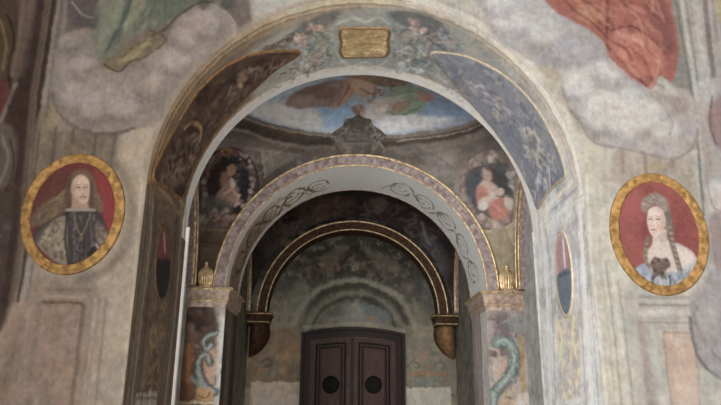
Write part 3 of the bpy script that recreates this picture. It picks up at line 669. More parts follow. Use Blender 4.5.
def paint_right_panel(p):
    p.col[:] = lin((122, 126, 138))
    p.mottle(.22, (96, 102, 120), .7, .45, .65, 71); p.mottle(.1, (160, 160, 164), .5, .52, .7, 72)
    p.poly([(440, 58), (470, 66), (500, 90), (524, 126), (540, 170), (528, 170), (506, 130), (478, 96), (452, 72)], (112, 118, 134), .6, 5)
    p.scatter([(452, 66), (486, 84), (512, 110), (520, 130), (500, 120), (476, 92)], 100, [(190, 188, 188), (84, 92, 118), (170, 164, 164), (146, 150, 166), (172, 150, 146), (100, 108, 130)], 6, 1.8, 45, 60, .6, 73, 1)
    p.scatter([(516, 120), (544, 140), (560, 172), (546, 186), (530, 160)], 90, [(186, 184, 180), (84, 92, 118), (164, 162, 164), (176, 170, 152), (104, 112, 136)], 6, 1.8, 65, 60, .6, 74, 1)
    p.line([(527, 136), (534, 132), (540, 140), (538, 152), (544, 160)], 2, (186, 178, 154), .5, 1); p.ell(534, 142, 4, 7, (100, 104, 112), .7, 1.5)
    p.scatter([(538, 168), (558, 168), (552, 186), (536, 200), (530, 186)], 50, [(84, 92, 120), (176, 178, 184), (110, 118, 140)], 9, 1.6, 80, 30, .75, 75, 1)
    p.line([(544, 172), (543, 190)], 2.2, (88, 96, 124), .8, 1); p.line([(550, 168), (551, 186)], 2.2, (188, 190, 194), .7, 1)
    p.line([(520, 68+26), (544, 128), (560, 166)], 4, (136, 132, 136), .6, 2)
def paint_plaque(p):
    p.col[:] = lin((142, 120, 82)); p.mottle(.12, (118, 96, 64), .6, .45, .65, 81); p.mottle(.07, (196, 172, 122), .5, .5, .7, 82)
    for k, y in enumerate((33, 36.5, 40, 43.5, 47, 50.5)):
        R = random.Random(k); x = 349
        while x < 380:
            w = R.uniform(1.5, 4.5); p.line([(x, y), (x+w, y)], .8, (120, 92, 58), .45, .6); x += w+R.uniform(1, 2.2)
    p.line([(343, 30), (386, 30)], 2.4, (132, 104, 66), .6, 1); p.line([(343, 54.5), (386, 54.5)], 2.4, (138, 106, 70), .6, 1)
    p.blobs([(340, 30), (345, 30), (345, 55), (340, 55)], 14, [(150, 112, 84), (116, 86, 62), (196, 170, 128)], 1.8, .6, 83); p.blobs([(383, 30), (388, 30), (388, 55), (383, 55)], 14, [(150, 112, 84), (116, 86, 62), (196, 170, 128)], 1.8, .6, 84)
def paint_jamb_left(p):
    p.col[:] = lin((70, 52, 46)); p.poly([(162, 224), (169, 236), (168, 262), (158, 264), (156, 240)], (96, 50, 48), .9, 2); p.line([(163, 234), (164, 250)], 2.5, (140, 116, 108), .8, 1.2)
    p.poly([(155, 262), (169, 260), (166, 292), (158, 298), (154, 284)], (34, 31, 33), .95, 1.5)
def paint_jamb_right(p):
    p.col[:] = lin((176, 150, 150)); p.poly([(558, 240), (568, 240), (571, 272), (559, 272)], (160, 118, 128), .85, 2); p.line([(564, 240), (566, 266)], 3, (206, 200, 206), .85, 1.2); p.line([(569, 246), (571, 268)], 2, (128, 84, 96), .7, 1)
    p.poly([(558, 276), (572, 270), (573, 296), (568, 316), (560, 308)], (92, 106, 122), .95, 1.5); p.line([(560, 276), (571, 272)], 1.6, (64, 74, 92), .7, .8)

# ------------------------------------------------------------------ first bay: spandrels, painted cornice, sky
def paint_bay(p):
    x = p.uv[:, 0]
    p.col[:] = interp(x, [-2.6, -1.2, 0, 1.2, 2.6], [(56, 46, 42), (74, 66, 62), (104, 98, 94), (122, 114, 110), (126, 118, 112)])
    p.mottle(.25, (72, 64, 60), .5, .45, .68, 91); p.mottle(.09, (146, 138, 132), .25, .55, .75, 92)
    # sky
    p.poly([(225, 60), (480, 60), (520, 90), (500, 108), (470, 122), (434, 130), (398, 134), (358, 136), (325, 133), (296, 129), (264, 121), (244, 112), (215, 100)], (128, 143, 160), .97, 2, False)
    p.poly([(244, 108), (266, 102), (296, 104), (318, 112), (326, 122), (306, 127), (276, 121)], (160, 158, 158), .85, 5); p.poly([(318, 108), (350, 102), (356, 112), (344, 124), (326, 128), (322, 118)], (104, 136, 168), .85, 4)
    p.poly([(378, 122), (400, 112), (430, 116), (454, 118), (430, 128), (396, 132), (380, 132)], (184, 184, 186), .8, 4); p.poly([(410, 100), (440, 98), (466, 110), (470, 118), (440, 116), (414, 112)], (112, 138, 172), .85, 4)
    p.line([(250, 113), (290, 124), (330, 130)], 3, (158, 154, 150), .45, 2)
    # reclining figures
    p.poly([(284, 104), (292, 94), (310, 86), (340, 80), (352, 82), (344, 98), (334, 106), (308, 108), (292, 108)], (116, 92, 86), .9, 2); p.ell(326, 92, 12, 7, (100, 72, 70), .8, 3); p.poly([(296, 92), (322, 82), (336, 80), (318, 90), (300, 98)], (92, 70, 62), .7, 3)
    p.ell(304, 100, 10, 5, (134, 110, 102), .6, 3)
    p.poly([(346, 82), (354, 76), (364, 80), (354, 94), (340, 107), (330, 107), (340, 98)], (150, 112, 92), .85, 1.5); p.line([(352, 80), (346, 92), (338, 105)], 1.6, (96, 66, 56), .7, .8)
    p.poly([(352, 78), (372, 76), (378, 90), (366, 98), (354, 92)], (158, 128, 108), .85, 2); p.poly([(346, 76), (420, 74), (404, 86), (380, 86), (360, 80)], (110, 80, 56), .8, 2); p.scatter([(368, 78), (404, 80), (396, 92), (376, 94)], 20, [(136, 96, 62), (84, 58, 46), (120, 92, 70)], 7, 1.4, 60, 40, .7, 93)
    p.line([(360, 88), (372, 94), (380, 90)], 1.8, (98, 66, 56), .7, .9); p.line([(376, 92), (371, 102), (368, 100)], 3, (120, 84, 70), .8, 1.2)
    p.poly([(378, 104), (394, 96), (404, 90), (418, 94), (412, 104), (398, 112), (384, 114)], (146, 132, 128), .85, 2); p.poly([(356, 104), (364, 106), (366, 114), (360, 118), (352, 110)], (112, 78, 68), .85, 1.4); p.line([(356, 105), (363, 114)], 2, (158, 120, 106), .7, 1)
    p.poly([(366, 108), (384, 98), (388, 112), (376, 120), (364, 120)], (172, 156, 150), .7, 3)
    p.poly([(384, 96), (400, 86), (420, 88), (428, 98), (420, 110), (400, 116), (388, 112), (398, 106), (404, 98)], (112, 132, 112), .9, 1.8); p.poly([(394, 104), (410, 100), (406, 110), (394, 112)], (132, 104, 92), .8, 1.5); p.line([(392, 98), (412, 94), (424, 98)], 2, (150, 164, 140), .6, 1.2); p.line([(388, 112), (404, 114), (420, 106)], 2, (80, 92, 76), .6, 1.2)
    p.poly([(418, 92), (434, 96), (432, 101), (420, 101)], (156, 108, 96), .8, 1.5)
    # painted cornice
    lo = [(215, 112), (244, 116), (264, 124), (296, 131), (325, 135), (358, 137), (398, 135.5), (434, 132), (470, 124), (502, 108), (520, 100)]
    sh = lambda d: [(a, b+d*(1.0 if a < 300 else .85)) for a, b in lo]
    p.poly(lo+[(520, 160), (440, 170), (400, 160), (358, 154), (310, 156), (270, 162), (200, 170), (190, 130)], (88, 79, 73), .8, 4, False)
    p.poly([(190, 120), (244, 118), (296, 133), (340, 138), (336, 150), (290, 146), (240, 136), (190, 140)], (44, 36, 33), .85, 3, False)
    p.line(sh(4), 7, (84, 74, 66), .9, 1.5); p.line(sh(9), 5, (66, 58, 52), .85, 1.6); p.line([q for q in sh(8) if q[0] < 330], 13, (50, 42, 38), .8, 2.5); p.line(sh(1), 1.8, (128, 116, 104), .6, 1)
    p.line([q for q in sh(6) if q[0] > 370], 1.6, (142, 128, 120), .7, .9); p.line(sh(15), 4, (112, 102, 96), .7, 2); p.line([q for q in sh(20) if q[0] > 370], 5, (116, 108, 104), .7, 3); p.line([q for q in sh(20) if q[0] < 340], 7, (78, 68, 62), .7, 3)
    p.line([(246, 148), (274, 152), (300, 155)], 3, (110, 102, 96), .7, 1.6)
    # spandrel ribs
    p.poly([(262, 152), (300, 156), (282, 166), (266, 176)], (104, 98, 90), .7, 2, False); p.line([(262, 152), (266, 176)], 1.6, (132, 122, 112), .6, 1); p.line([(274, 154), (276, 170)], 1.6, (82, 76, 72), .6, 1)
    p.poly([(420, 156), (460, 148), (452, 168), (446, 180), (430, 168)], (124, 116, 114), .6, 3, False); p.line([(456, 152), (448, 178)], 2, (104, 96, 90), .6, 1.4); p.scatter([(424, 158), (446, 152), (444, 172)], 14, [(150, 142, 140), (104, 98, 96)], 5, 1, 40, 60, .5, 95)
    # plain dado by the shells
    p.poly([(480, 226), (530, 216), (530, 295), (490, 295)], (150, 136, 108), .85, 2, False); p.line([(484, 232), (505, 226), (528, 223)], 2, (176, 158, 124), .6, 1.2); p.line([(484, 229), (505, 223), (528, 219)], 1.4, (104, 92, 72), .6, .9)
    p.poly([(186, 226), (232, 226), (216, 290), (186, 290)], (62, 48, 38), .85, 2, False); p.line([(190, 229), (228, 230)], 1.8, (96, 76, 58), .6, 1); p.line([(192, 240), (222, 244)], 1.4, (44, 34, 30), .6, 1)
    p.vary(.2, .16)
def garland(p, cx, cy, rx, ry, cols, n, seed, r=3.2):
    R = random.Random(seed)
    for k in range(n):
        a = 2*PI*k/n+R.uniform(-.1, .1); q = R.uniform(.84, 1.08)
        p.ell(cx+rx*q*math.cos(a), cy+ry*q*math.sin(a), r*R.uniform(.5, 1.2), r*R.uniform(.5, 1.1), R.choice(cols), R.uniform(.5, .95), 1, R.uniform(0, 180), 8)
def paint_lady_left(p):
    p.col[:] = lin((52, 42, 40)); p.ell(229, 185, 22, 31, (30, 26, 27), .9, 3)
    garland(p, 228, 188, 27, 36, [(96, 78, 76), (124, 104, 102), (74, 58, 54), (104, 66, 66), (64, 60, 54)], 70, 3)
    garland(p, 244, 180, 8, 28, [(150, 132, 134), (134, 110, 116), (92, 76, 78)], 22, 4, 2.6)
    p.ell(235, 175, 9, 18, (34, 40, 42), .8, 3); p.poly([(212, 168), (224, 160), (232, 166), (236, 178), (228, 190), (216, 196), (206, 190)], (40, 30, 28), .85, 2.5)
    p.ell(231, 170, 4.5, 6.5, (132, 98, 76), .85, 1.5, 20); p.poly([(222, 172), (227, 174), (230, 182), (224, 190), (220, 184)], (112, 80, 60), .8, 2)
    p.poly([(226, 182), (234, 180), (238, 192), (238, 204), (228, 206), (214, 202), (218, 192)], (112, 88, 78), .9, 2); p.poly([(231, 177), (235, 182), (234, 188), (230, 186)], (150, 136, 126), .8, 1.2); p.line([(224, 194), (232, 190), (238, 198), (236, 206)], 2.6, (146, 112, 98), .8, 1); p.poly([(206, 196), (224, 200), (234, 206), (228, 214), (208, 214)], (58, 58, 54), .8, 3)
    p.ell(226, 151, 6, 4, (122, 88, 52), .8, 1.5); p.ell(226, 152, 3, 2, (60, 44, 32), .8, 1)
    p.blobs([(206, 208), (240, 210), (232, 222), (206, 220)], 24, [(100, 72, 64), (66, 50, 46), (120, 98, 92)], 3, .7, 5)
def paint_lady_right(p):
    p.col[:] = lin((112, 102, 98)); p.ell(491, 186, 25, 33, (80, 82, 84), .85, 4)
    garland(p, 491, 189, 28, 36, [(150, 118, 116), (172, 150, 148), (118, 112, 102), (160, 128, 118), (128, 100, 100), (140, 134, 122)], 90, 6)
    p.blobs([(460, 162), (476, 156), (500, 154), (500, 162), (474, 166)], 22, [(186, 180, 170), (150, 136, 120), (120, 104, 96)], 2.6, .7, 7)
    p.blobs([(508, 170), (516, 176), (518, 190), (510, 188)], 10, [(190, 184, 180), (160, 140, 136)], 2.6, .7, 8)
    p.poly([(464, 178), (476, 168), (482, 186), (478, 206), (468, 200)], (70, 76, 84), .85, 3); p.poly([(492, 168), (506, 176), (510, 194), (498, 190), (490, 180)], (70, 68, 72), .85, 3)
    p.ell(487.5, 174, 5, 8, (176, 148, 136), .9, 1.5, -10); p.poly([(484, 166), (492, 166), (495, 174), (492, 180), (491, 172), (486, 169)], (92, 72, 64), .85, 1.3)
    p.poly([(483, 180), (491, 182), (498, 188), (492, 196), (484, 192), (478, 190)], (186, 160, 148), .9, 1.8)
    p.poly([(478, 186), (486, 188), (488, 198), (480, 206), (476, 198)], (176, 112, 102), .9, 2); p.poly([(480, 200), (488, 196), (500, 188), (504, 192), (494, 202), (484, 210), (478, 208)], (190, 174, 162), .9, 1.5)
    p.poly([(492, 200), (504, 198), (510, 206), (506, 216), (496, 220), (488, 212)], (180, 114, 102), .92, 2); p.line([(494, 204), (502, 212)], 2, (204, 142, 126), .6, 1.2); p.poly([(504, 196), (513, 200), (512, 210), (506, 206)], (188, 178, 168), .85, 1.5); p.line([(496, 196), (510, 197)], 1.4, (88, 64, 60), .7, .8)
    p.ell(484, 206, 4, 4, (196, 192, 188), .8, 1.5); p.blobs([(484, 218), (508, 222), (506, 230), (486, 228)], 14, [(180, 160, 154), (130, 116, 100), (152, 120, 112)], 2.6, .7, 9)
def paint_crest(p):
    p.col[:] = lin((80, 74, 68)); p.mottle(.07, (122, 114, 106), .8, .48, .66, 97)
    p.ell(358, 121, 9, 7, (74, 70, 60), .8, 2); p.poly([(348, 132), (368, 132), (366, 148), (358, 152), (350, 148)], (84, 82, 84), .8, 1.5)
    for y in (134, 139, 144): p.line([(350, y), (367, y)], 1.4, (116, 110, 104), .7, .8)
    p.line([(341, 132), (338, 142), (343, 152)], 2, (104, 98, 90), .6, 1); p.line([(375, 132), (379, 142), (373, 152)], 2, (112, 106, 100), .6, 1); p.scatter([(338, 126), (378, 126), (378, 154), (340, 154)], 70, [(40, 36, 34), (118, 112, 106), (96, 88, 78)], 4, 1.1, 0, 90, .6, 98, 1.)

# ------------------------------------------------------------------ second arch soffit, piers
def paint_soffit2(p):
    L = S4.L
    p.col[:] = interp(p.uv[:, 0], [0, 1.3, 2.2, 2.8, 3.3, 4.2, 6.4], [(66, 54, 44), (84, 72, 58), (134, 128, 118), (174, 174, 164), (178, 180, 172), (178, 178, 172), (190, 188, 182)])  # left half darker: shade on the side turned from the light, painted in
    d0, d1 = D2+.28, D2R-.12
    R = random.Random(4)
    p.band(-1, L+1, D2-.2, D2+.14, (168, 164, 158), .55, .03); p.band(-1, L+1, D2+.14, D2+.19, (120, 108, 98), .5, .03); p.band(-1, L+1, D2R-.12, D2R, (178, 174, 166), .6, .03)
    n = 12
    for k in range(n):
        u = .25+(L-.5)*(k+.5)/n
        if abs(u-L/2) < .42: continue
        s_ = 1 if k % 2 else -1; c = (d0+d1)/2
        dark = (36, 32, 26) if u < 2.7 else ((46, 50, 48) if u < 3.8 else (58, 62, 60))
        q = np.linspace(0, 1.7*PI, 16)
        p.line([(u+.24*(1-t/7)*math.cos(t), c+s_*.36*(1-t/7)*math.sin(t)) for t in q], .05, dark, .95, .02, True, uv=True)
        p.line([(u+.03+.13*math.cos(t), c-s_*.08+.17*math.sin(t)) for t in q], .045, dark, .85, .02, True, uv=True)
        p.line([(u-.28, c+s_*.3), (u-.12, c-s_*.1), (u+.1, c-s_*.34), (u+.28, c-s_*.2)], .05, dark, .85, .02, True, uv=True)
        for j in range(7):
            a, e = u+R.uniform(-.22, .22), c+R.uniform(-.36, .36); p.line([(a, e), (a+R.uniform(-.1, .1), e+R.uniform(-.12, .12))], .035, dark, .7, .02, uv=True)
    for k in range(330):
        a, e = R.uniform(.1, L-.1), R.uniform(d0-.02, d1+.02)
        if abs(a-L/2) < .3: continue
        q = R.uniform(0, PI); l = R.uniform(.03, .09)
        p.line([(a-l*math.cos(q), e-l*math.sin(q)), (a+l*math.cos(q), e+l*math.sin(q))], .03, (70, 62, 50) if a < 2.7 else (112, 116, 110), .5, .02, uv=True)
    p.poly([(L/2+.30*math.cos(a), (d0+d1)/2+.30*math.sin(a)) for a in np.linspace(0, 2*PI, 20, endpoint=False)], (146, 158, 154), .9, .04, uv=True)
    p.poly([(L/2+.18*math.cos(a), (d0+d1)/2+.18*math.sin(a)) for a in np.linspace(0, 2*PI, 20, endpoint=False)], (162, 152, 120), .8, .04, uv=True)
    p.vary(.15, .12)
def paint_pier(p, sx):
    S = p.S
    if sx < 0:
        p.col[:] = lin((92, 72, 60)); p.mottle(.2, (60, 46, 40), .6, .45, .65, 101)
        p.poly([(206, 302), (240, 302), (240, 330), (232, 345), (216, 320)], (150, 140, 130), .7, 3, False)
        p.line([(231, 300), (229, 345), (224, 420)], 9, (206, 204, 198), .96, 2, False); p.line([(222, 318), (221, 345), (217, 420)], 6, (160, 160, 156), .75, 2.5, False)
        p.poly([(186, 308), (212, 306), (220, 325), (212, 334), (196, 332), (186, 326)], (56, 42, 38), .85, 4); p.blobs([(186, 305), (214, 305), (212, 336), (186, 336)], 18, [(104, 74, 64), (48, 36, 34), (84, 58, 52), (122, 98, 84)], 4, .6, 11, 2)
        p.poly([(186, 345), (194, 340), (192, 398), (180, 398)], (120, 78, 46), .85, 3, False); p.line([(189, 345), (188, 396)], 3, (150, 100, 56), .7, 1.5)
        p.poly([(205, 348), (217, 352), (215, 384), (205, 378), (202, 362)], (152, 120, 98), .85, 3)
        p.poly([(196, 345), (206, 348), (202, 372), (196, 380)], (92, 62, 48), .7, 2.5)
        for w, c in ((9, (50, 50, 48)), (6, (88, 96, 94)), (2.6, (124, 132, 128))):
            p.line([(210, 362), (208, 355), (203, 355), (199, 362), (198, 371), (201, 380), (207, 387), (214, 392)], w, c, .8, 1.4)
            p.line([(216, 333), (208, 336), (203, 343), (206, 349), (211, 346)], w*.7, c, .75, 1.3)
        p.scatter([(196, 340), (214, 336), (216, 390), (196, 386)], 40, [(64, 66, 62), (132, 136, 128), (96, 76, 58), (48, 42, 38)], 5, 1.1, 80, 70, .55, 208, 1)
        p.line([(192, 377), (198, 384), (206, 387)], 4, (104, 112, 108), .8, 1.4); p.poly([(198, 388), (212, 390), (212, 400), (198, 400)], (156, 116, 76), .85, 2); p.line([(198, 396), (206, 397), (210, 392)], 1.4, (74, 52, 38), .8, .8)
        p.line([(176, 402.5), (212, 403)], 3, (164, 146, 112), .9, 1, False); p.poly([(178, 380), (190, 384), (192, 400), (176, 400)], (84, 58, 42), .6, 2)
        p.band(PW+.02, 3, 0, 4, (74, 60, 50), .9, .03); p.band(PW+.5, PW+.56, 0, 4, (96, 82, 68), .8, .03)
        p.band(PW+.9, 3, 0, 4, (60, 54, 54), .8, .05)
    else:
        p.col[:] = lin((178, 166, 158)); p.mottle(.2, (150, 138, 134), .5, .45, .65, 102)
        p.line([(482, 305), (483, 345), (484, 420)], 5, (212, 204, 190), .9, 1.6, False); p.line([(489, 312), (490, 345), (491, 420)], 2.4, (152, 136, 128), .6, 1.2, False); p.line([(486, 310), (487, 345), (488, 420)], 3, (190, 178, 168), .6, 1.2, False)
        p.poly([(488, 310), (526, 308), (527, 345), (520, 348), (505, 340), (488, 346)], (146, 134, 134), .75, 3)
        p.poly([(494, 316), (506, 312), (512, 326), (508, 342), (496, 340)], (112, 96, 98), .8, 3); p.scatter([(490, 314), (526, 310), (526, 338), (492, 344)], 46, [(176, 166, 166), (108, 98, 104), (138, 122, 122), (96, 82, 86)], 8, 1.3, 20, 60, .65, 103, 1); p.poly([(508, 320), (524, 316), (526, 328), (510, 330)], (132, 140, 142), .7, 2.5)
        p.blobs([(488, 340), (508, 342), (508, 360), (490, 358)], 16, [(96, 74, 78), (152, 126, 122), (78, 64, 70)], 3, .7, 13)
        p.poly([(498, 364), (510, 360), (508, 376), (498, 384)], (190, 158, 144), .8, 2.5)
        p.line([(521, 340), (522, 370), (524, 396)], 5, (180, 148, 92), .85, 1.6); p.blobs([(518, 340), (525, 340), (527, 396), (520, 396)], 16, [(150, 116, 66), (200, 168, 110), (170, 150, 130)], 2, .7, 14)
        p.line([(530, 305), (531, 350), (534, 410)], 6, (190, 196, 196), .85, 2, False); p.line([(527, 310), (528, 350), (530, 410)], 1.2, (136, 138, 138), .7, .8, False)
        p.poly([(490, 342), (500, 334), (512, 340), (520, 356), (518, 374), (508, 392), (496, 410), (488, 410), (492, 390), (502, 376), (506, 360)], (100, 92, 92), .6, 3)
        for w, c in ((10, (88, 104, 104)), (7, (128, 148, 146)), (2.6, (164, 180, 176))):
            p.line([(497, 344), (503, 340), (510, 345), (514, 356), (513, 368), (508, 378), (500, 386), (494, 394), (492, 410)], w, c, .92, 1.1)
        for a_, b_, r_ in ((503, 345, 5), (516, 352, 4), (517, 366, 4.5), (504, 376, 4.5), (497, 390, 5), (513, 380, 4)):
            p.ell(a_, b_, r_, r_*.7, (92, 108, 106), .6, 1.5, 40); p.ell(a_-.6, b_-.8, r_*.6, r_*.4, (158, 176, 170), .55, 1.2, 40)
        p.scatter([(494, 340), (520, 346), (516, 376), (498, 398), (490, 396)], 40, [(84, 98, 98), (170, 186, 180), (116, 104, 100)], 5, 1, 70, 60, .55, 207, 1)
        p.line([(511, 350), (512, 362), (507, 374)], 1.4, (92, 112, 114), .7, .8); p.line([(497, 346), (495, 340), (500, 336)], 4, (112, 128, 126), .8, 1.2); p.poly([(502, 394), (514, 390), (518, 400), (508, 410), (500, 406)], (190, 158, 122), .8, 2); p.line([(506, 396), (511, 399)], 2.2, (110, 98, 104), .8, 1); p.line([(500, 400), (510, 392), (518, 398)], 3, (150, 164, 156), .7, 1.2)
        p.poly([(518, 396), (532, 394), (533, 412), (516, 412)], (206, 200, 190), .7, 2)
        p.band(PW+.03, PW+.46, 0, 4, (198, 200, 198), .9, .03); p.band(PW+.15, PW+.3, 0, 2.2, (206, 190, 172), .6, .06); p.band(PW+.47, PW+.55, 0, 4, (150, 128, 128), .8, .03)
        p.band(PW+.55, PW+.9, 0, 4, (172, 150, 154), .9, .03); p.band(PW+.9, 3, 0, 4, (150, 148, 138), .9, .03)
    p.vary(.12, .12)

# ------------------------------------------------------------------ second bay
def paint_vault(p):
    p.col[:] = lin((46, 39, 37)); p.mottle(.3, (30, 26, 26), .8, .45, .62, 111)
    p.poly([(300, 205), (330, 197), (352, 198), (348, 212), (318, 222), (302, 222)], (78, 58, 50), .8, 5); p.poly([(262, 236), (290, 222), (306, 224), (288, 240), (268, 258)], (66, 58, 56), .7, 5); p.poly([(372, 202), (382, 198), (388, 206), (378, 214)], (92, 82, 76), .8, 3)
    p.poly([(386, 206), (420, 214), (436, 236), (430, 262), (414, 246), (396, 226)], (44, 36, 38), .8, 5); p.poly([(420, 232), (436, 240), (446, 262), (444, 286), (432, 262)], (70, 64, 68), .7, 5)
    p.scatter([(270, 226), (340, 198), (400, 204), (440, 244), (440, 270), (404, 226), (350, 214), (280, 246)], 120, [(84, 66, 60), (28, 24, 24), (62, 50, 48), (96, 74, 64), (58, 58, 62)], 10, 2, -10, 60, .55, 112, 1.5)
    p.line([(422, 222), (425, 236), (430, 244)], 2.2, (108, 100, 96), .6, 1.2); p.ell(285, 232, 5, 7, (86, 66, 52), .7, 3)
    p.vary(.2, .2)
def paint_back(p):
    z = p.uv[:, 1]
    p.col[:] = interp(z, [1.6, 2.6, 3.1, 3.6, 4.3, 5.4], [(128, 118, 104), (118, 112, 98), (108, 106, 92), (88, 88, 78), (52, 50, 46), (34, 32, 30)])  # darkens upwards: the dimmer light in the lunette is put into the colour
    p.mottle(.3, (64, 60, 54), .5, .45, .65, 121); p.mottle(.12, (136, 130, 114), .25, .5, .7, 122)
    # drapery garland
    for pts in ([(300, 250), (320, 262), (345, 258), (356, 248), (372, 258), (398, 262), (416, 252)],):
        p.line(pts, 6, (40, 34, 33), .9, 1.8)
    p.poly([(318, 262), (336, 248), (350, 246), (346, 256), (330, 266)], (84, 76, 64), .7, 3); p.poly([(360, 248), (380, 252), (400, 266), (396, 274), (376, 262)], (84, 78, 66), .7, 3)
    p.scatter([(290, 256), (330, 262), (390, 262), (416, 256), (404, 280), (350, 272), (304, 280)], 60, [(96, 78, 72), (46, 42, 40), (78, 72, 62), (64, 58, 58)], 9, 1.6, 10, 50, .6, 123, 1.2)
    p.blobs([(318, 264), (346, 262), (346, 270), (320, 272)], 14, [(118, 88, 78), (92, 70, 62), (70, 64, 58)], 2.4, .7, 124); p.ell(355, 268, 3, 3, (118, 108, 98), .8, 1); p.ell(355, 268, 1.4, 1.4, (60, 52, 48), .8, .7)
    p.line([(355, 236), (352, 250), (340, 256)], 3, (44, 40, 38), .7, 1.5)
    # painted arch over the door
    arc = lambda rx, ry, cy=338: [(354+rx*math.cos(a), cy-ry*math.sin(a)) for a in np.linspace(PI*.97, PI*.03, 24)]
    p.line(arc(62, 58), 5, (122, 120, 106), .75, 2); p.line(arc(55, 52), 6, (54, 52, 46), .85, 2); p.line(arc(48, 45), 2.5, (104, 102, 88), .6, 1.3); p.line(arc(43, 40), 3.4, (54, 51, 45), .75, 1.5); p.line(arc(37, 33), 5, (76, 74, 66), .6, 2)
    p.poly([(322, 316), (340, 306), (352, 304), (358, 304), (372, 310), (390, 320), (384, 326), (354, 324), (328, 326)], (104, 108, 104), .75, 3); p.poly([(358, 304), (376, 306), (390, 316), (386, 322), (368, 316)], (86, 94, 100), .75, 2.5); p.ell(334, 312, 8, 5, (78, 78, 66), .7, 2.5, -20)
    p.poly([(352, 306), (356, 302), (362, 312), (356, 316), (348, 314)], (124, 120, 108), .7, 2); p.ell(372, 318, 3, 2, (140, 92, 62), .7, 1)
    p.line([(306, 328), (330, 326), (356, 323), (380, 326), (402, 331)], 4, (132, 126, 112), .7, 1.6)
    p.poly([(364, 296), (376, 298), (380, 304), (368, 304)], (52, 50, 46), .7, 2)
    # side figures
    p.poly([(298, 282), (310, 290), (304, 320), (290, 340), (286, 310)], (108, 106, 92), .6, 4); p.line([(286, 300), (284, 330)], 3, (120, 106, 86), .6, 1.5); p.ell(408, 288, 7, 8, (78, 68, 68), .75, 2.5); p.ell(409, 289, 3, 4, (110, 92, 90), .7, 1.5); p.poly([(424, 286), (440, 280), (440, 316), (428, 312)], (80, 80, 80), .6, 4)
    p.line([(414, 300), (420, 320), (416, 350)], 5, (118, 116, 102), .5, 2.5)
    # coloured frieze and plain plaster below
    p.poly([(246, 330), (302, 326), (302, 384), (246, 384)], (112, 94, 76), .8, 3, False); p.poly([(250, 330), (274, 334), (262, 352), (250, 358)], (96, 66, 48), .8, 4)
    p.blobs([(250, 350), (302, 346), (302, 380), (250, 380)], 40, [(130, 96, 66), (84, 92, 84), (146, 122, 92), (110, 72, 58), (92, 106, 92)], 4, .6, 125, 2); p.line([(262, 362), (268, 358), (272, 364), (264, 366)], 2, (60, 66, 62), .8, 1); p.line([(254, 371), (264, 370)], 3, (136, 82, 56), .6, 1.5); p.line([(288, 360), (296, 364), (302, 358)], 2, (86, 108, 96), .7, 1)
    p.poly([(404, 326), (458, 326), (458, 390), (404, 388)], (122, 116, 98), .7, 3, False); p.blobs([(406, 346), (424, 346), (428, 372), (406, 372)], 20, [(106, 112, 106), (150, 112, 86), (134, 130, 112)], 3.5, .6, 126, 2)
    for cx_ in (413, 440): p.line([(cx_-6, 366), (cx_, 361), (cx_+6, 366), (cx_+2, 368)], 2.2, (84, 92, 96), .8, 1)
    p.line([(412, 374), (424, 373), (434, 375), (446, 374)], 2.4, (160, 104, 70), .8, 1); p.poly([(413, 378), (437, 377), (434, 385), (416, 386)], (108, 118, 110), .85, 1.5); p.line([(404, 380), (456, 378)], 1.2, (150, 134, 108), .5, 1)
    p.poly([(240, 382), (306, 382), (306, 440), (236, 440)], (156, 146, 134), .97, .8, False); p.poly([(402, 388), (460, 386.5), (462, 440), (402, 440)], (170, 166, 154), .97, .8, False)
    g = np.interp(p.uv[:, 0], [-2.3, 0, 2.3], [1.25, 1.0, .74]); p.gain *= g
    p.vary(.15, .12)

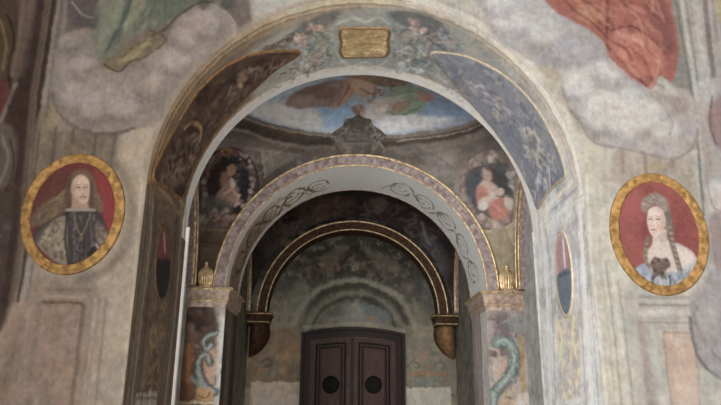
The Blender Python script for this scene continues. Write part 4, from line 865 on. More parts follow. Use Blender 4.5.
# ------------------------------------------------------------------ portraits
def paint_man(p):
    p.col[:] = lin((112, 50, 48)); p.mottle(.2, (84, 44, 42), .7, .42, .62, 131)
    p.poly([(96, 172), (112, 184), (118, 212), (112, 240), (104, 236), (100, 206)], (150, 54, 56), .75, 5); p.poly([(48, 186), (66, 166), (68, 186), (54, 206), (36, 222), (34, 206)], (100, 60, 54), .6, 5)
    # hair
    p.poly([(68, 186), (71, 176), (79, 170.5), (88, 171.5), (94, 179), (97, 192), (103, 202), (103, 211), (95, 214), (66, 213), (52, 219), (38, 227), (30, 224), (38, 209), (54, 198), (63, 193)], (112, 90, 70), .95, 3, rag=1.5)
    p.scatter([(68, 186), (74, 176), (70, 208), (44, 223), (34, 224), (46, 204)], 70, [(140, 116, 90), (84, 66, 52), (124, 98, 74)], 8, 1.1, 130, 30, .6, 132, .9); p.scatter([(93, 184), (102, 202), (102, 212), (94, 213)], 20, [(136, 112, 86), (80, 62, 50)], 7, 1.1, 70, 25, .6, 133, .9)
    p.poly([(68, 184), (72, 178), (72, 196), (73, 209), (68, 209), (65, 198)], (80, 61, 48), .7, 1.6); p.poly([(91, 180), (95, 190), (94, 208), (88, 210), (90, 196)], (84, 66, 52), .7, 1.6)
    # neck and face turned three quarters to the right
    p.poly([(73, 196), (88, 203), (90, 210), (72, 210)], (170, 134, 116), .9, 1.3, False)
    p.poly([(72, 188), (74, 180), (79, 175.5), (85, 176), (89.3, 181), (90.2, 188), (89.8, 196), (88, 202), (84.5, 205), (80, 204), (75.5, 199), (72.6, 194)], (194, 160, 142), .97, 1.0)
    p.poly([(77, 180), (83, 177.5), (88, 181), (88.5, 187), (80, 187)], (210, 180, 158), .6, 1.6); p.poly([(72.6, 188), (75, 184), (76, 196), (79, 202), (75, 199)], (146, 110, 94), .6, 1.3)
    p.ell(78, 193, 3, 2.6, (206, 160, 144), .7, 1.4); p.line([(79, 202), (84, 204.6), (88, 202)], 1.3, (156, 118, 102), .6, .8)
    p.line([(76.6, 185.9), (80.4, 185.3)], .9, (116, 88, 72), .7, .7); p.line([(84.6, 185.2), (88.4, 185.6)], .9, (116, 88, 72), .7, .7)
    p.line([(77.2, 187.9), (80.4, 187.8)], 1.3, (70, 54, 48), .8, .6); p.line([(85, 187.7), (87.8, 187.9)], 1.3, (70, 54, 48), .8, .6)
    p.line([(83.6, 187), (85.3, 192.5), (83.6, 194.4)], 1.2, (152, 112, 96), .75, .7); p.ell(84.6, 192, 1.1, 1.3, (222, 188, 168), .6, .7)
    p.line([(81.2, 197.6), (83.6, 197.2), (86.4, 197.6)], 1.5, (164, 88, 80), .9, .6); p.line([(82, 199.6), (85.6, 199.6)], .9, (164, 122, 106), .6, .7)
    # dark brocade coat, plain collar, sleeves
    p.poly([(66, 212), (82, 209.5), (99, 212), (107, 226), (111, 246), (100, 262), (76, 268), (66, 264), (60, 240), (60, 222)], (64, 59, 62), .97, 2)
    p.poly([(68, 209), (80, 208.4), (94, 209), (95, 211.6), (80, 211.6), (67, 211.6)], (164, 146, 134), .8, .9)
    p.poly([(46, 226), (58, 218), (67, 219), (68, 244), (68, 264), (56, 262), (44, 252), (36, 240)], (132, 120, 103), .95, 1.8)
    p.blobs([(46, 228), (60, 221), (66, 228), (66, 262), (52, 258), (40, 242)], 70, [(168, 154, 132), (92, 82, 74), (146, 124, 96), (80, 74, 70), (156, 140, 116)], 2.0, .75, 134, .8)
    p.line([(68, 214), (66, 240), (69, 264)], 2.4, (44, 40, 44), .85, 1); p.poly([(34, 234), (46, 223), (58, 217), (46, 230), (38, 244)], (72, 66, 68), .8, 2)
    p.poly([(97, 222), (106, 230), (111, 244), (104, 250), (97, 240)], (116, 98, 88), .9, 1.6); p.blobs([(98, 224), (108, 232), (109, 246), (99, 242)], 22, [(156, 138, 118), (76, 66, 64), (134, 112, 96)], 1.8, .75, 135, .8)
    p.scatter([(70, 214), (97, 214), (104, 240), (96, 264), (72, 264)], 100, [(98, 94, 98), (42, 40, 46), (120, 112, 110), (84, 76, 74)], 5, 1.1, 92, 22, .65, 136, .8)
    p.line([(74, 213), (77, 226), (82, 235), (87, 226), (91, 213)], 1.3, (134, 112, 80), .65, .8); p.line([(82, 235), (82, 240)], 2.2, (138, 114, 82), .65, .8); p.line([(84, 236), (84.5, 264)], 1.2, (40, 38, 42), .7, .8); p.line([(75, 214), (75, 262)], 1.3, (112, 106, 106), .5, .9); p.line([(91, 214), (92, 246)], 1.3, (110, 104, 104), .5, .9)
    p.poly([(90, 250), (98, 246), (103, 252), (97, 262), (90, 262)], (44, 39, 41), .9, 1.2); p.line([(97, 245), (100, 251)], 2, (176, 162, 150), .8, .9)
def paint_woman(p):
    p.col[:] = lin((166, 84, 80)); p.mottle(.2, (142, 68, 66), .7, .42, .62, 141); p.poly([(618, 204), (638, 186), (640, 220), (632, 252), (620, 244)], (178, 94, 90), .6, 6); p.poly([(676, 196), (694, 220), (698, 250), (684, 240), (674, 216)], (150, 72, 70), .5, 6)
    # piled hair
    p.poly([(640.5, 209), (642, 200), (648, 195), (656, 193.5), (664, 197.5), (668.5, 206), (670, 218), (671, 228), (667, 232), (663, 224), (662, 212), (655, 206.5), (648, 208.5), (645, 213)], (150, 130, 117), .96, 1.6, rag=1)
    p.scatter([(642, 208), (648, 197), (658, 195), (667, 206), (670, 226), (664, 222), (656, 206)], 70, [(178, 160, 146), (108, 90, 80), (154, 134, 120), (192, 178, 166)], 4.5, .9, 40, 55, .65, 142, .7)
    # shoulders
    p.poly([(653.5, 232), (665, 230), (667, 240), (680, 245), (693, 254), (697, 267), (680, 273), (652, 272), (645, 264), (644, 254), (651, 245)], (216, 196, 184), .97, 1.5)
    p.poly([(670, 249), (686, 252), (694, 262), (684, 268), (672, 262)], (230, 212, 202), .6, 4); p.poly([(656, 235), (665, 231), (667, 240), (661, 243)], (182, 152, 138), .5, 1.6)
    # face, turned a little to the left
    p.poly([(646.8, 215), (649, 209.5), (655, 207), (661, 210), (664.2, 218), (664, 226), (660.5, 233), (655, 237), (650.8, 235), (648, 229), (646.6, 222)], (226, 198, 184), .98, 1.0)
    p.poly([(659, 211), (663.4, 216), (664, 227), (659.5, 234), (660.5, 224)], (198, 164, 150), .6, 1.5); p.ell(652, 213, 4.5, 3.2, (236, 216, 202), .6, 1.5)
    p.ell(659, 226.5, 2.5, 2.3, (222, 162, 150), .65, 1.2); p.ell(649.4, 226, 1.6, 2, (222, 166, 154), .5, 1)
    p.line([(648.4, 219.6), (651, 219.4)], 1.3, (80, 64, 58), .85, .6); p.line([(655.6, 219.4), (659, 219.7)], 1.3, (80, 64, 58), .85, .6)
    p.line([(647.8, 217.3), (651.2, 216.7)], .8, (146, 120, 106), .7, .6); p.line([(655.2, 216.7), (659.6, 217.4)], .8, (146, 120, 106), .7, .6)
    p.line([(652.6, 218.5), (651.2, 225), (653, 226.3)], 1.0, (190, 150, 134), .8, .7); p.ell(652, 224.6, .9, 1.2, (240, 218, 206), .6, .6)
    p.line([(650.6, 230.4), (652.8, 229.9), (655.4, 230.4)], 1.4, (188, 88, 84), .9, .6); p.line([(651.6, 233.2), (655, 233.3)], .8, (194, 158, 144), .6, .6)
    # ringlets
    p.line([(667, 214), (670, 228), (671, 242), (675, 256), (679, 270), (681, 284)], 5.5, (128, 110, 98), .95, 1.2); p.line([(648, 238), (645, 248), (645, 260), (648, 270), (647, 284)], 4.5, (130, 110, 97), .9, 1.3)
    for k in range(10): p.ell(669+k*1.25, 228+k*5.6, 2, 1.3, (166, 148, 134), .75, .9, 30); p.ell(670+k*1.25, 230.8+k*5.6, 2.1, .9, (96, 80, 72), .4, 1.0, 30)
    for k in range(7): p.ell(645.6+k*.3, 244+k*6, 1.7, 1.2, (166, 146, 132), .7, .9, 30); p.ell(646+k*.3, 247+k*6, 1.7, .8, (98, 82, 74), .4, 1.0, 30)
    # pale blue gown with dark bow
    p.poly([(634, 271), (643, 264), (650, 270), (680, 272), (696, 260), (702, 273), (692, 290), (660, 299), (640, 292), (632, 279)], (162, 170, 184), .96, 1.6)
    p.poly([(684, 268), (698, 258), (703, 270), (692, 284), (684, 282)], (192, 194, 198), .7, 2); p.poly([(634, 272), (644, 265), (646, 282), (640, 290)], (140, 156, 182), .7, 2)
    p.scatter([(634, 272), (650, 274), (692, 272), (692, 286), (660, 296), (642, 290)], 80, [(204, 208, 216), (104, 112, 134), (136, 150, 176), (180, 186, 196)], 7, 1.3, 84, 18, .7, 143, .8)
    p.poly([(649, 264), (654, 257), (660, 259), (666, 258), (670, 266), (664, 272), (666, 280), (658, 276), (652, 280), (652, 271)], (96, 76, 66), .9, 1.3); p.blobs([(650, 260), (668, 260), (667, 278), (651, 278)], 26, [(150, 126, 108), (62, 48, 44), (124, 100, 86)], 1.6, .75, 144, .7)
    p.line([(652, 280), (653, 296)], 2, (74, 68, 74), .8, .8); p.line([(669, 276), (671, 296)], 2, (80, 74, 80), .8, .8); p.line([(660, 280), (661, 297)], 2.6, (206, 206, 208), .7, 1)
# ================================================================== the hall wall with the great arch
S1 = Plane(D1)
def wall_polar(y, R, Z, X, ztop, nth, nr, zlow, njz):
    """wall around an arched opening, as one strip from left foot over the arch to the right foot"""
    th = np.linspace(PI, 0, nth)
    rm = np.minimum(X/np.maximum(np.abs(np.cos(th)), 1e-6), (ztop-Z)/np.maximum(np.sin(th), 1e-6))
    t = np.linspace(0, 1, nr)
    zs = np.concatenate([[0], np.linspace(zlow, Z, njz)[:-1]])
    xj = R+(X-R)*t
    left = np.stack([np.tile(-xj, (len(zs), 1)), np.tile(zs[:, None], (1, nr))], -1)
    r = R+(rm[:, None]-R)*t
    mid = np.stack([r*np.cos(th)[:, None], Z+r*np.sin(th)[:, None]], -1)
    right = np.stack([np.tile(xj, (len(zs), 1)), np.tile(zs[::-1, None], (1, nr))], -1)
    A = np.concatenate([left, mid, right], 0)
    return A, np.stack([A[..., 0], np.full(A.shape[:2], y), A[..., 1]], -1)
A, P = wall_polar(D1, R1, Z1, WX, 7.0, 820, 190, 1.3, 170)
me = grid_mesh('wall_front', P)
pt = Paint(S1, A, wall_base, wall_gain(A[..., 0]), warp=.6)
paint_wall(pt); pt.done(me)
struct(link('wall_front', me, M_FRESCO))
A, P = wall_polar(D1R, R1, Z1, 3.2, 6.6, 60, 3, 1., 10)
struct(link('wall_front_rear', grid_mesh('wall_front_rear', P), M_PLASTER))

S2 = Soffit(R1, Z1, 0.0, 6.8).build((0, 2*Z1+PI*R1), (5.0, 8.6), 400, 8)
us = np.concatenate([[0], np.linspace(1.2, 2*Z1+PI*R1-1.2, 860), [2*Z1+PI*R1]])
U, V = np.meshgrid(us, np.linspace(D1, D1R, 110), indexing='ij')
me = grid_mesh('wall_arch_soffit', S2.pos(U, V), flip=True)
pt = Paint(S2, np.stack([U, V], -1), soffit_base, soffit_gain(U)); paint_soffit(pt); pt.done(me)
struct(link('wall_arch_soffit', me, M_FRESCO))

# white corner strips at the rear edge of the great arch's jambs
for sx, lab in ((-1, 'thin bright white vertical strip on the rear corner of the dark left jamb'),
                (1, 'thin white vertical strip on the rear corner of the pale right jamb')):
    xs = sorted((sx*R1, sx*(R1-(.032 if sx < 0 else .022))))
    V_, F_ = box(xs[0], xs[1], D1R-.035, D1R+.015, .0, Z1+.0)
    tag(part('corner_strip', V_, F_, M_WHITE if sx < 0 else M_STRIP), lab, 'corner strip', 'white corner strips of the great arch')

# ================================================================== first vaulted bay: middle wall, vault, side walls
S3 = Vault(W2, Z2, D1R, D2, 1.64).build((-W2, W2), (0, 9.0), 260, 300)
th = np.linspace(PI, 0, 620); t = np.linspace(0, 1, 60)
r = R2+(W2-R2)*t
A = np.stack([r*np.cos(th)[:, None], Z2+r*np.sin(th)[:, None]], -1)
P = np.stack([A[..., 0], np.full(A.shape[:2], D2), A[..., 1]], -1)
me = grid_mesh('wall_middle', P)
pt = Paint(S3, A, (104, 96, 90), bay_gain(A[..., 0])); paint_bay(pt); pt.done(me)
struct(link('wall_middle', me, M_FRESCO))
us = np.linspace(-W2+1e-4, W2-1e-4, 380)
b0, b1 = S3.vmax(us)
tt = np.concatenate([np.linspace(0, .45, 130), np.linspace(.45, 1, 20)[1:]])
V = b0[:, None]+(b1-b0)[:, None]*tt; U = np.tile(us[:, None], (1, len(tt)))
me = grid_mesh('ceiling_vestibule', S3.pos(U, V+1e-6))
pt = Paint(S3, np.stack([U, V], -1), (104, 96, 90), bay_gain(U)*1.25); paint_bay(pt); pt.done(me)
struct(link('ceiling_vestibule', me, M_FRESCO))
def side_wall(name, x, y0, y1, Z, b, mat):
    Yc, a = (y0+y1)/2, (y1-y0)/2
    ph = np.linspace(0, PI, 40); ys = Yc-a*np.cos(ph); zt = Z+b*np.sin(ph)
    P = np.stack([np.stack([np.full(40, x), ys, zt*k], -1) for k in np.linspace(0, 1, 12)], 1)
    struct(link(name, grid_mesh(name, P), mat))
M_SIDE = plain_mat('side_wall_fresco', (158, 158, 160), (200, 200, 200), 5., .85)
M_SIDEB = plain_mat('dim_side_wall_fresco', (124, 118, 102), (162, 154, 138), 5., .85)
side_wall('wall_left', -W2, D1R, D2, Z2, 1.64*S3.B, M_SIDE)
side_wall('wall_right', W2, D1R, D2, Z2, 1.64*S3.B, M_SIDE)

# ================================================================== piers and cornices under the second arch
def rect_loft(x0, x1, y0, y1, prof):
    V, F = [], []
    for o, z in prof: V += [(x0-o, y0-o, z), (x1+o, y0-o, z), (x1+o, y1+o, z), (x0-o, y1+o, z)]
    n = len(prof)
    for i in range(n-1):
        for k in range(4):
            j = (k+1) % 4; F.append((i*4+k, i*4+j, (i+1)*4+j, (i+1)*4+k))
    F.append((3, 2, 1, 0)); F.append(tuple((n-1)*4+k for k in range(4)))
    return V, F
def bead_loop(x0, x1, y0, y1, o, z, r):
    V, F = [], []
    pr = [(o+r*math.cos(a), z+r*math.sin(a)) for a in np.linspace(-PI/2, PI/2, 7)]
    V, F = rect_loft(x0, x1, y0, y1, pr)
    return V, F
PW = W2-R2
for sx, lab, lab2 in ((-1, 'left frescoed pier with a teal scroll and a bright white inner corner', 'left'),
                      (1, 'right frescoed pier with a pale teal scroll under a pinkish cornice', 'right')):
    xo, xi = sx*W2, sx*(R2-.0)
    root = thing('pier', lab, 'pier', ((xo+xi)/2, (D2+D2R)/2, 0), 'piers carrying the second arch')
    SP = Pier(xo, xi, D2, D2R)
    SP.build((-.15, PW+1.2), (0, 4), 60, 20)
    us = np.concatenate([np.linspace(0, PW, 64), np.linspace(PW, PW+D2R-D2, 50)[1:]])
    vs = np.concatenate([[0], np.linspace(1.3, Z2-.02, 150)])
    U, V = np.meshgrid(us, vs, indexing='ij')
    Pp = SP.pos(U, V)
    me = grid_mesh('shaft', Pp-np.array(root.location), flip=(sx > 0))
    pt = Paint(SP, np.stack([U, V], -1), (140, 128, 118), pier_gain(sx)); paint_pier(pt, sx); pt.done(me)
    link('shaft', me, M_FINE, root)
    x0, x1 = sorted((xo, xi))
    zc = Z2-.005
    prof = [(.0, zc-.30), (.012, zc-.25), (.03, zc-.225), (.03, zc-.20), (.045, zc-.17), (.05, zc-.085), (.075, zc-.05), (.10, zc-.03), (.10, zc)]
    V_, F_ = rect_loft(x0, x1, D2, D2R, prof)
    co = part('cornice', V_, F_, M_CORN, root)
    for o, z, r in ((.10, zc-.028, .016), (.034, zc-.205, .013)):
        V_, F_ = bead_loop(x0, x1, D2, D2R, o-.004, z, r)
        part('gilt_bead', V_, F_, M_GILT, None).parent = co
        b = co.children[-1]
        me = b.data; me.transform(Matrix.Translation(-Vector(root.location)))

# gilded shells standing on the cornices
def shell(name, lab, x, y, z, w, h, group):
    root = thing(name, lab, 'ornament', (x, y, z), group)
    n = 108; V, F = [], []
    zz = np.concatenate([np.linspace(0, .8, 12), np.linspace(.84, 1, 9)])
    for q in zz:                                  # ribbed scallop standing on its hinge
        r_ = w*.5*(.80+.30*math.sin(min(q, .62)/.62*PI/2))*max(0, 1-max(0, q-.42)**2.2/.58**2.2)**.5
        for k in range(n):
            a = 2*PI*k/n; rib = 1+.075*math.cos(a*18)
            V.append((x+max(r_, .004)*rib*math.cos(a), y+max(r_, .004)*rib*.42*math.sin(a), z+.05*h+q*.76*h))
    for i in range(len(zz)-1):
        for k in range(n):
            q = (k+1) % n; F.append((i*n+k, i*n+q, (i+1)*n+q, (i+1)*n+k))
    F.append(tuple(reversed(range(n)))); F.append(tuple((len(zz)-1)*n+k for k in range(n)))
    part('shell_fan', V, F, M_GILT, root, True)
    prof = [(.0, 0), (.50*w, 0), (.54*w, .02*h), (.52*w, .05*h), (.40*w, .07*h), (.0, .075*h)]
    def lathe(prof, cz, flat=.6, n=20):
        V, F = [], []
        for r_, zz in prof:
            for j in range(n): V.append((x+r_*math.cos(2*PI*j/n), y-.02+flat*.45*r_*math.sin(2*PI*j/n), z+cz+zz))
        for i in range(len(prof)-1):
            for j in range(n):
                q = (j+1) % n; F.append((i*n+j, i*n+q, (i+1)*n+q, (i+1)*n+j))
        return V, F
    V, F = lathe(prof, 0, 1.); part('foot', V, F, M_GILT, root, True)
    kp = [(.0, 0), (.17*w, 0), (.18*w, .03*h), (.10*w, .05*h), (.07*w, .07*h), (.12*w, .10*h), (.13*w, .14*h), (.09*w, .18*h), (.03*w, .2*h), (0, .21*h)]
    V, F = lathe(kp, .80*h, 2.0); part('knob', V, F, M_GILT, root, True)
shell('shell_finial', 'small dark gilded shell ornament on the left pier cornice', -2.36, D2-.04, Z2-.005, .22, .40, 'gilded shells on the cornices')
shell('shell_finial', 'small bright gilded shell ornament on the right pier cornice', 2.375, D2-.04, Z2-.005, .235, .42, 'gilded shells on the cornices')

# ================================================================== arch mouldings
def arch_moulding(label, yy, Z, r0, r1, proj, depth, beads, mat, pale=False):
    root = thing('arch_moulding', label, 'arch moulding', (0, yy, Z))
    Pp, N = arc_path(0, yy, Z, 1, 1)
    path = np.stack([0*Pp[:, 0], Pp[:, 1], 0*Pp[:, 0]+Z], -1)
    V_, F_ = sweep(path, N, np.array([0, 1., 0]), [(r0, -proj), (r1, -proj), (r1, depth), (r0, depth)])
    part('face_band', V_, F_, mat, root)
    for r_, th_ in beads:
        V_, F_ = sweep(path, N, np.array([0, 1., 0]), disc(th_, 10, (r_, -proj)))
        part('gilt_bead', V_, F_, M_GILT, root, True)
    return root
M_FACE = fresco_mat('mauve_arch_face', grain=30, amp=.1)
root = arch_moulding('wide arch moulding with two gilt lines around a mauve band, above the two piers', D2, Z2, R2+.006, 2.235, .09, -.002, [(R2+.012, .013), (2.222, .018)], M_MAUVE)
for k, a in enumerate(np.linspace(.5, PI-.5, 26)):      # pale dentils painted along the mauve band
    if k % 3 == 1: continue
    w_ = .02 if k % 2 else .035
    Pp = [np.array([math.cos(a+d)*r_, D2-.0915, Z2+math.sin(a+d)*r_]) for d, r_ in ((-w_/2, 2.085), (w_/2, 2.085), (w_/2, 2.175), (-w_/2, 2.175))]
    Q = [p+np.array([0, .004, 0]) for p in Pp]
    part('pale_fret', Pp+Q, [(0, 1, 2, 3), (7, 6, 5, 4), (0, 4, 5, 1), (1, 5, 6, 2), (2, 6, 7, 3), (3, 7, 4, 0)], M_PALE, root)
arch_moulding('narrow dark brown arch moulding with two gilt lines above the wooden door', D3, Z3, 1.865, 2.085, 0., D4-D3-.004, [(1.878, .016), (2.07, .02)], M_BROWN)
def side_moulding(label, x, y0, y1, Z, b, w, proj, zfoot):
    Yc, a = (y0+y1)/2, (y1-y0)/2
    root = thing('arch_moulding', label, 'arch moulding', (x, Yc, Z))
    sx = -1 if x > 0 else 1
    t = np.linspace(0, PI, 70)
    path = np.stack([0*t+x, Yc+(a-.02)*np.cos(t), Z+(b-.02)*np.sin(t)], -1)
    N = np.stack([0*t, np.cos(t)*b, np.sin(t)*a], -1); N /= np.linalg.norm(N, axis=1)[:, None]
    B = np.array([sx, 0, 0.])
    V_, F_ = sweep(path, N, B, [(-w, 0), (-w, proj), (0, proj), (0, 0)]); part('face_band', V_, F_, M_MAUVE, root)
    for o in (-.015, -w+.012):
        V_, F_ = sweep(path, N, B, disc(.022, 8, (o, proj))); part('gilt_bead', V_, F_, M_GILT, root, True)
side_moulding('upright gilt edged moulding on the left wall beyond the dark jamb', -W2, D1R+.02, D2-.02, Z2, 1.64*S3.B, .2, .10, 0)
side_moulding('upright gilt edged moulding on the right wall beside the right shell ornament', W2, D1R+.02, D2-.02, Z2, 1.64*S3.B, .2, .10, 0)

# soffit of the second arch
S4 = Soffit(R2, Z2, Z2-.001, 10.7).build((0, PI*R2+.002), (9.6, 12.2), 300, 8)
U, V = np.meshgrid(np.linspace(.001, PI*R2+.001, 480), np.linspace(D2-.09, D2R, 70), indexing='ij')
me = grid_mesh('wall_middle_soffit', S4.pos(U, V), flip=True)
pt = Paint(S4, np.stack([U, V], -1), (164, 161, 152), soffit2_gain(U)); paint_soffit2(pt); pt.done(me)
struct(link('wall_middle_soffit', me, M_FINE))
Pp, N = arc_path(0, D2R-.02, Z2, 1, 1)
path = np.stack([0*Pp[:, 0], Pp[:, 1], 0*Pp[:, 0]+Z2], -1)
V_, F_ = sweep(path, N, np.array([0, 1., 0]), disc(.02, 8, (R2, 0)))
struct(part('trim_1', V_, F_, M_MAUVE, None, True))

# ================================================================== second bay: end wall, vault, side walls
S5 = Vault(W3, Z3, D2R, D4, 1.2).build((-W3, W3), (0, 8.5), 240, 300)
t = np.linspace(0, 1, 60)
th = np.linspace(PI, 0, 40); r = R2+(2.75-R2)*np.linspace(0, 1, 3)
P = np.stack([r*np.cos(th)[:, None], np.full((40, 3), D2R), Z2+r*np.sin(th)[:, None]], -1)
struct(link('wall_middle_rear', grid_mesh('wall_middle_rear', P), M_PLASTER))
us = np.linspace(-W3, W3, 340)
zt = Z3+np.sqrt(np.maximum(W3**2-us**2, 0))
rows = np.concatenate([[0], np.linspace(.3, 1, 240)])
V = zt[:, None]*rows; U = np.tile(us[:, None], (1, len(rows)))
me = grid_mesh('wall_back', S5.pos(U, V-1e-6))
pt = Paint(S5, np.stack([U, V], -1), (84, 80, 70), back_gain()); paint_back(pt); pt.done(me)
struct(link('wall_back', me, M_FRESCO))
us = np.linspace(-W3+1e-4, W3-1e-4, 300); b0, b1 = S5.vmax(us)
tt = np.linspace(0, 1, 150)
V = b0[:, None]+(b1-b0)[:, None]*tt; U = np.tile(us[:, None], (1, len(tt)))
me = grid_mesh('ceiling_back', S5.pos(U, V+1e-6))
pt = Paint(S5, np.stack([U, V], -1), (50, 42, 38), vault_gain()); paint_vault(pt); pt.done(me)
struct(link('ceiling_back', me, M_FRESCO))
side_wall('wall_back_left', -W3, D2R, D4, Z3, 1.2*S5.B, M_SIDEB)
side_wall('wall_back_right', W3, D2R, D4, Z3, 1.2*S5.B, M_SIDEB)
side_moulding('dim gilt edged moulding on the left wall behind the second arch', -W3+.02, D2R+.02, D3-.02, Z3, 1.2*S5.B-.1, .16, .06, 0)
side_moulding('gilt edged moulding on the right wall behind the second arch', W3-.02, D2R+.02, D3-.02, Z3, 1.2*S5.B-.1, .16, .06, 0)

# corbels under the narrow arch
for sx, lab in ((-1, 'left carved brown corbel under the narrow arch'), (1, 'right carved ochre corbel under the narrow arch')):
    x0, x1 = (1.80, 2.27); y0, y1 = D3-.06, D4
    root = thing('corbel', lab, 'corbel', (sx*2.03, D4, Z3-1.0), 'corbels under the narrow arch')
    prof = [(-.03, Z3-.26), (-.02, Z3-.22), (.0, Z3-.20), (.0, Z3-.11), (.03, Z3-.07), (.05, Z3-.04), (.05, Z3)]
    a, b = sorted((sx*x0, sx*x1))
    def cap_loft(prof):
        V, F = rect_loft(a, b, y0, y1, prof)
        return [(min(max(v[0], -W3+.01), W3-.01), min(v[1], D4-.004), v[2]) for v in V], F
    V_, F_ = cap_loft(prof); cap = part('capital', V_, F_, M_BROWN, root)
    for o, z in ((.05, Z3-.035), (.0, Z3-.205)):
        V_, F_ = cap_loft([(o-.004+.013*math.cos(q), z+.013*math.sin(q)) for q in np.linspace(-PI/2, PI/2, 7)])
        bd = part('gilt_bead', V_, F_, M_GILT, root); bd.parent = cap
    # tapering console body, curling in to the wall
    secs = []
    for q in np.linspace(0, 1, 16):
        z = Z3-.26-q*.66
        k = math.cos(q*PI/2)**.5*(1+.10*math.sin(q*PI*1.0)); k = max(k, .06)
        xin = x1-(x1-x0-.03)*(k if q < .97 else .1); yf = D4-(D4-y0-.03)*max(k, .08)
        xe = x1-.0
        hw = (xe-xin)
        ring = []
        for s_ in np.linspace(0, 1, 9):
            ang = s_*PI
            ring.append((sx*(xin+hw*s_), D4-(D4-yf)*(math.sin(ang)**.35 if 0 < s_ < 1 else 0), z))
        secs.append(ring)
    V_ = [p for r_ in secs for p in r_]; F_ = []
    for i in range(15):
        for j in range(8): F_.append((i*9+j, i*9+j+1, (i+1)*9+j+1, (i+1)*9+j))
        F_.append((i*9+8, i*9, (i+1)*9, (i+1)*9+8))
    F_.append(tuple(range(9))); F_.append(tuple(15*9+j for j in range(9)))
    part('console', V_, F_, M_OCHRE if sx > 0 else M_BROWN, root, True)

# ================================================================== the double door
dx0, dx1 = [S5.at([(x, 360)])[0][0] for x in (301, 404.5)]
dtop = S5.at([(353, 327.5)])[0][1]; dside = S5.at([(303, 333)])[0][1]
door = thing('door_1', 'x', 'x', ((dx0+dx1)/2, D4, 0)); del door['label'], door['category']; struct(door)
cxd = (dx0+dx1)/2; hw = (dx1-dx0)/2; rise = dtop-dside
def top_at(x, inset): return dtop-inset-rise*((x-cxd)/hw)**2
def slab(xa, xb, z0, inset, y0, y1, bev=0., n=14):
    xs = np.linspace(xa, xb, n); V = []; F = []
    for y, e in ((y1, 0), (y0+bev, 0), (y0, bev)):
        xe = np.linspace(xa+e, xb-e, n)
        for x in xe: V.append((x, y, z0+e))
        for x in xe: V.append((x, y, top_at(x, inset)-e))
    for l in range(2):
        o, p = l*2*n, (l+1)*2*n
        for j in range(n-1):
            F.append((o+j, o+j+1, p+j+1, p+j)); F.append((o+n+j+1, o+n+j, p+n+j, p+n+j+1))
        F.append((o, p, p+n, o+n)); F.append((o+n-1, o+2*n-1, p+2*n-1, p+n-1))
    for j in range(n-1): F.append((4*n+j, 4*n+j+1, 5*n+j+1, 5*n+j))
    return V, F
fw_ = .20
def frame_ring(w0, w1, y0, y1):
    """surround of the door opening between insets w0 (outer) and w1 (inner)"""
    xs0 = np.linspace(dx0+w0, dx1-w0, 15); xs1 = np.linspace(dx0+w1, dx1-w1, 15)
    out = [(dx0+w0, 0)]+[(x, top_at(x, w0)) for x in xs0]+[(dx1-w0, 0)]
    inn = [(dx0+w1, 0)]+[(x, top_at(x, w1)) for x in xs1]+[(dx1-w1, 0)]
    n = len(out); V = []
    for y in (y0, y1):
        V += [(x, y, z) for x, z in out]; V += [(x, y, z) for x, z in inn]
    F = []
    for i in range(n-1):
        F += [(i, i+1, n+i+1, n+i), (i, 2*n+i, 2*n+i+1, i+1), (n+i, n+i+1, 3*n+i+1, 3*n+i)]
    return V, F
V_, F_ = merge(frame_ring(0, .075, D4-.16, D4), frame_ring(.06, .14, D4-.12, D4), frame_ring(.13, fw_, D4-.09, D4))
part('door_frame', V_, F_, M_WOODD, door)
V_, F_ = frame_ring(.062, .078, D4-.164, D4-.1); part('frame_moulding', V_, F_, M_BLACK, door)
pxm = S5.at([(352, 370)])[0][0]
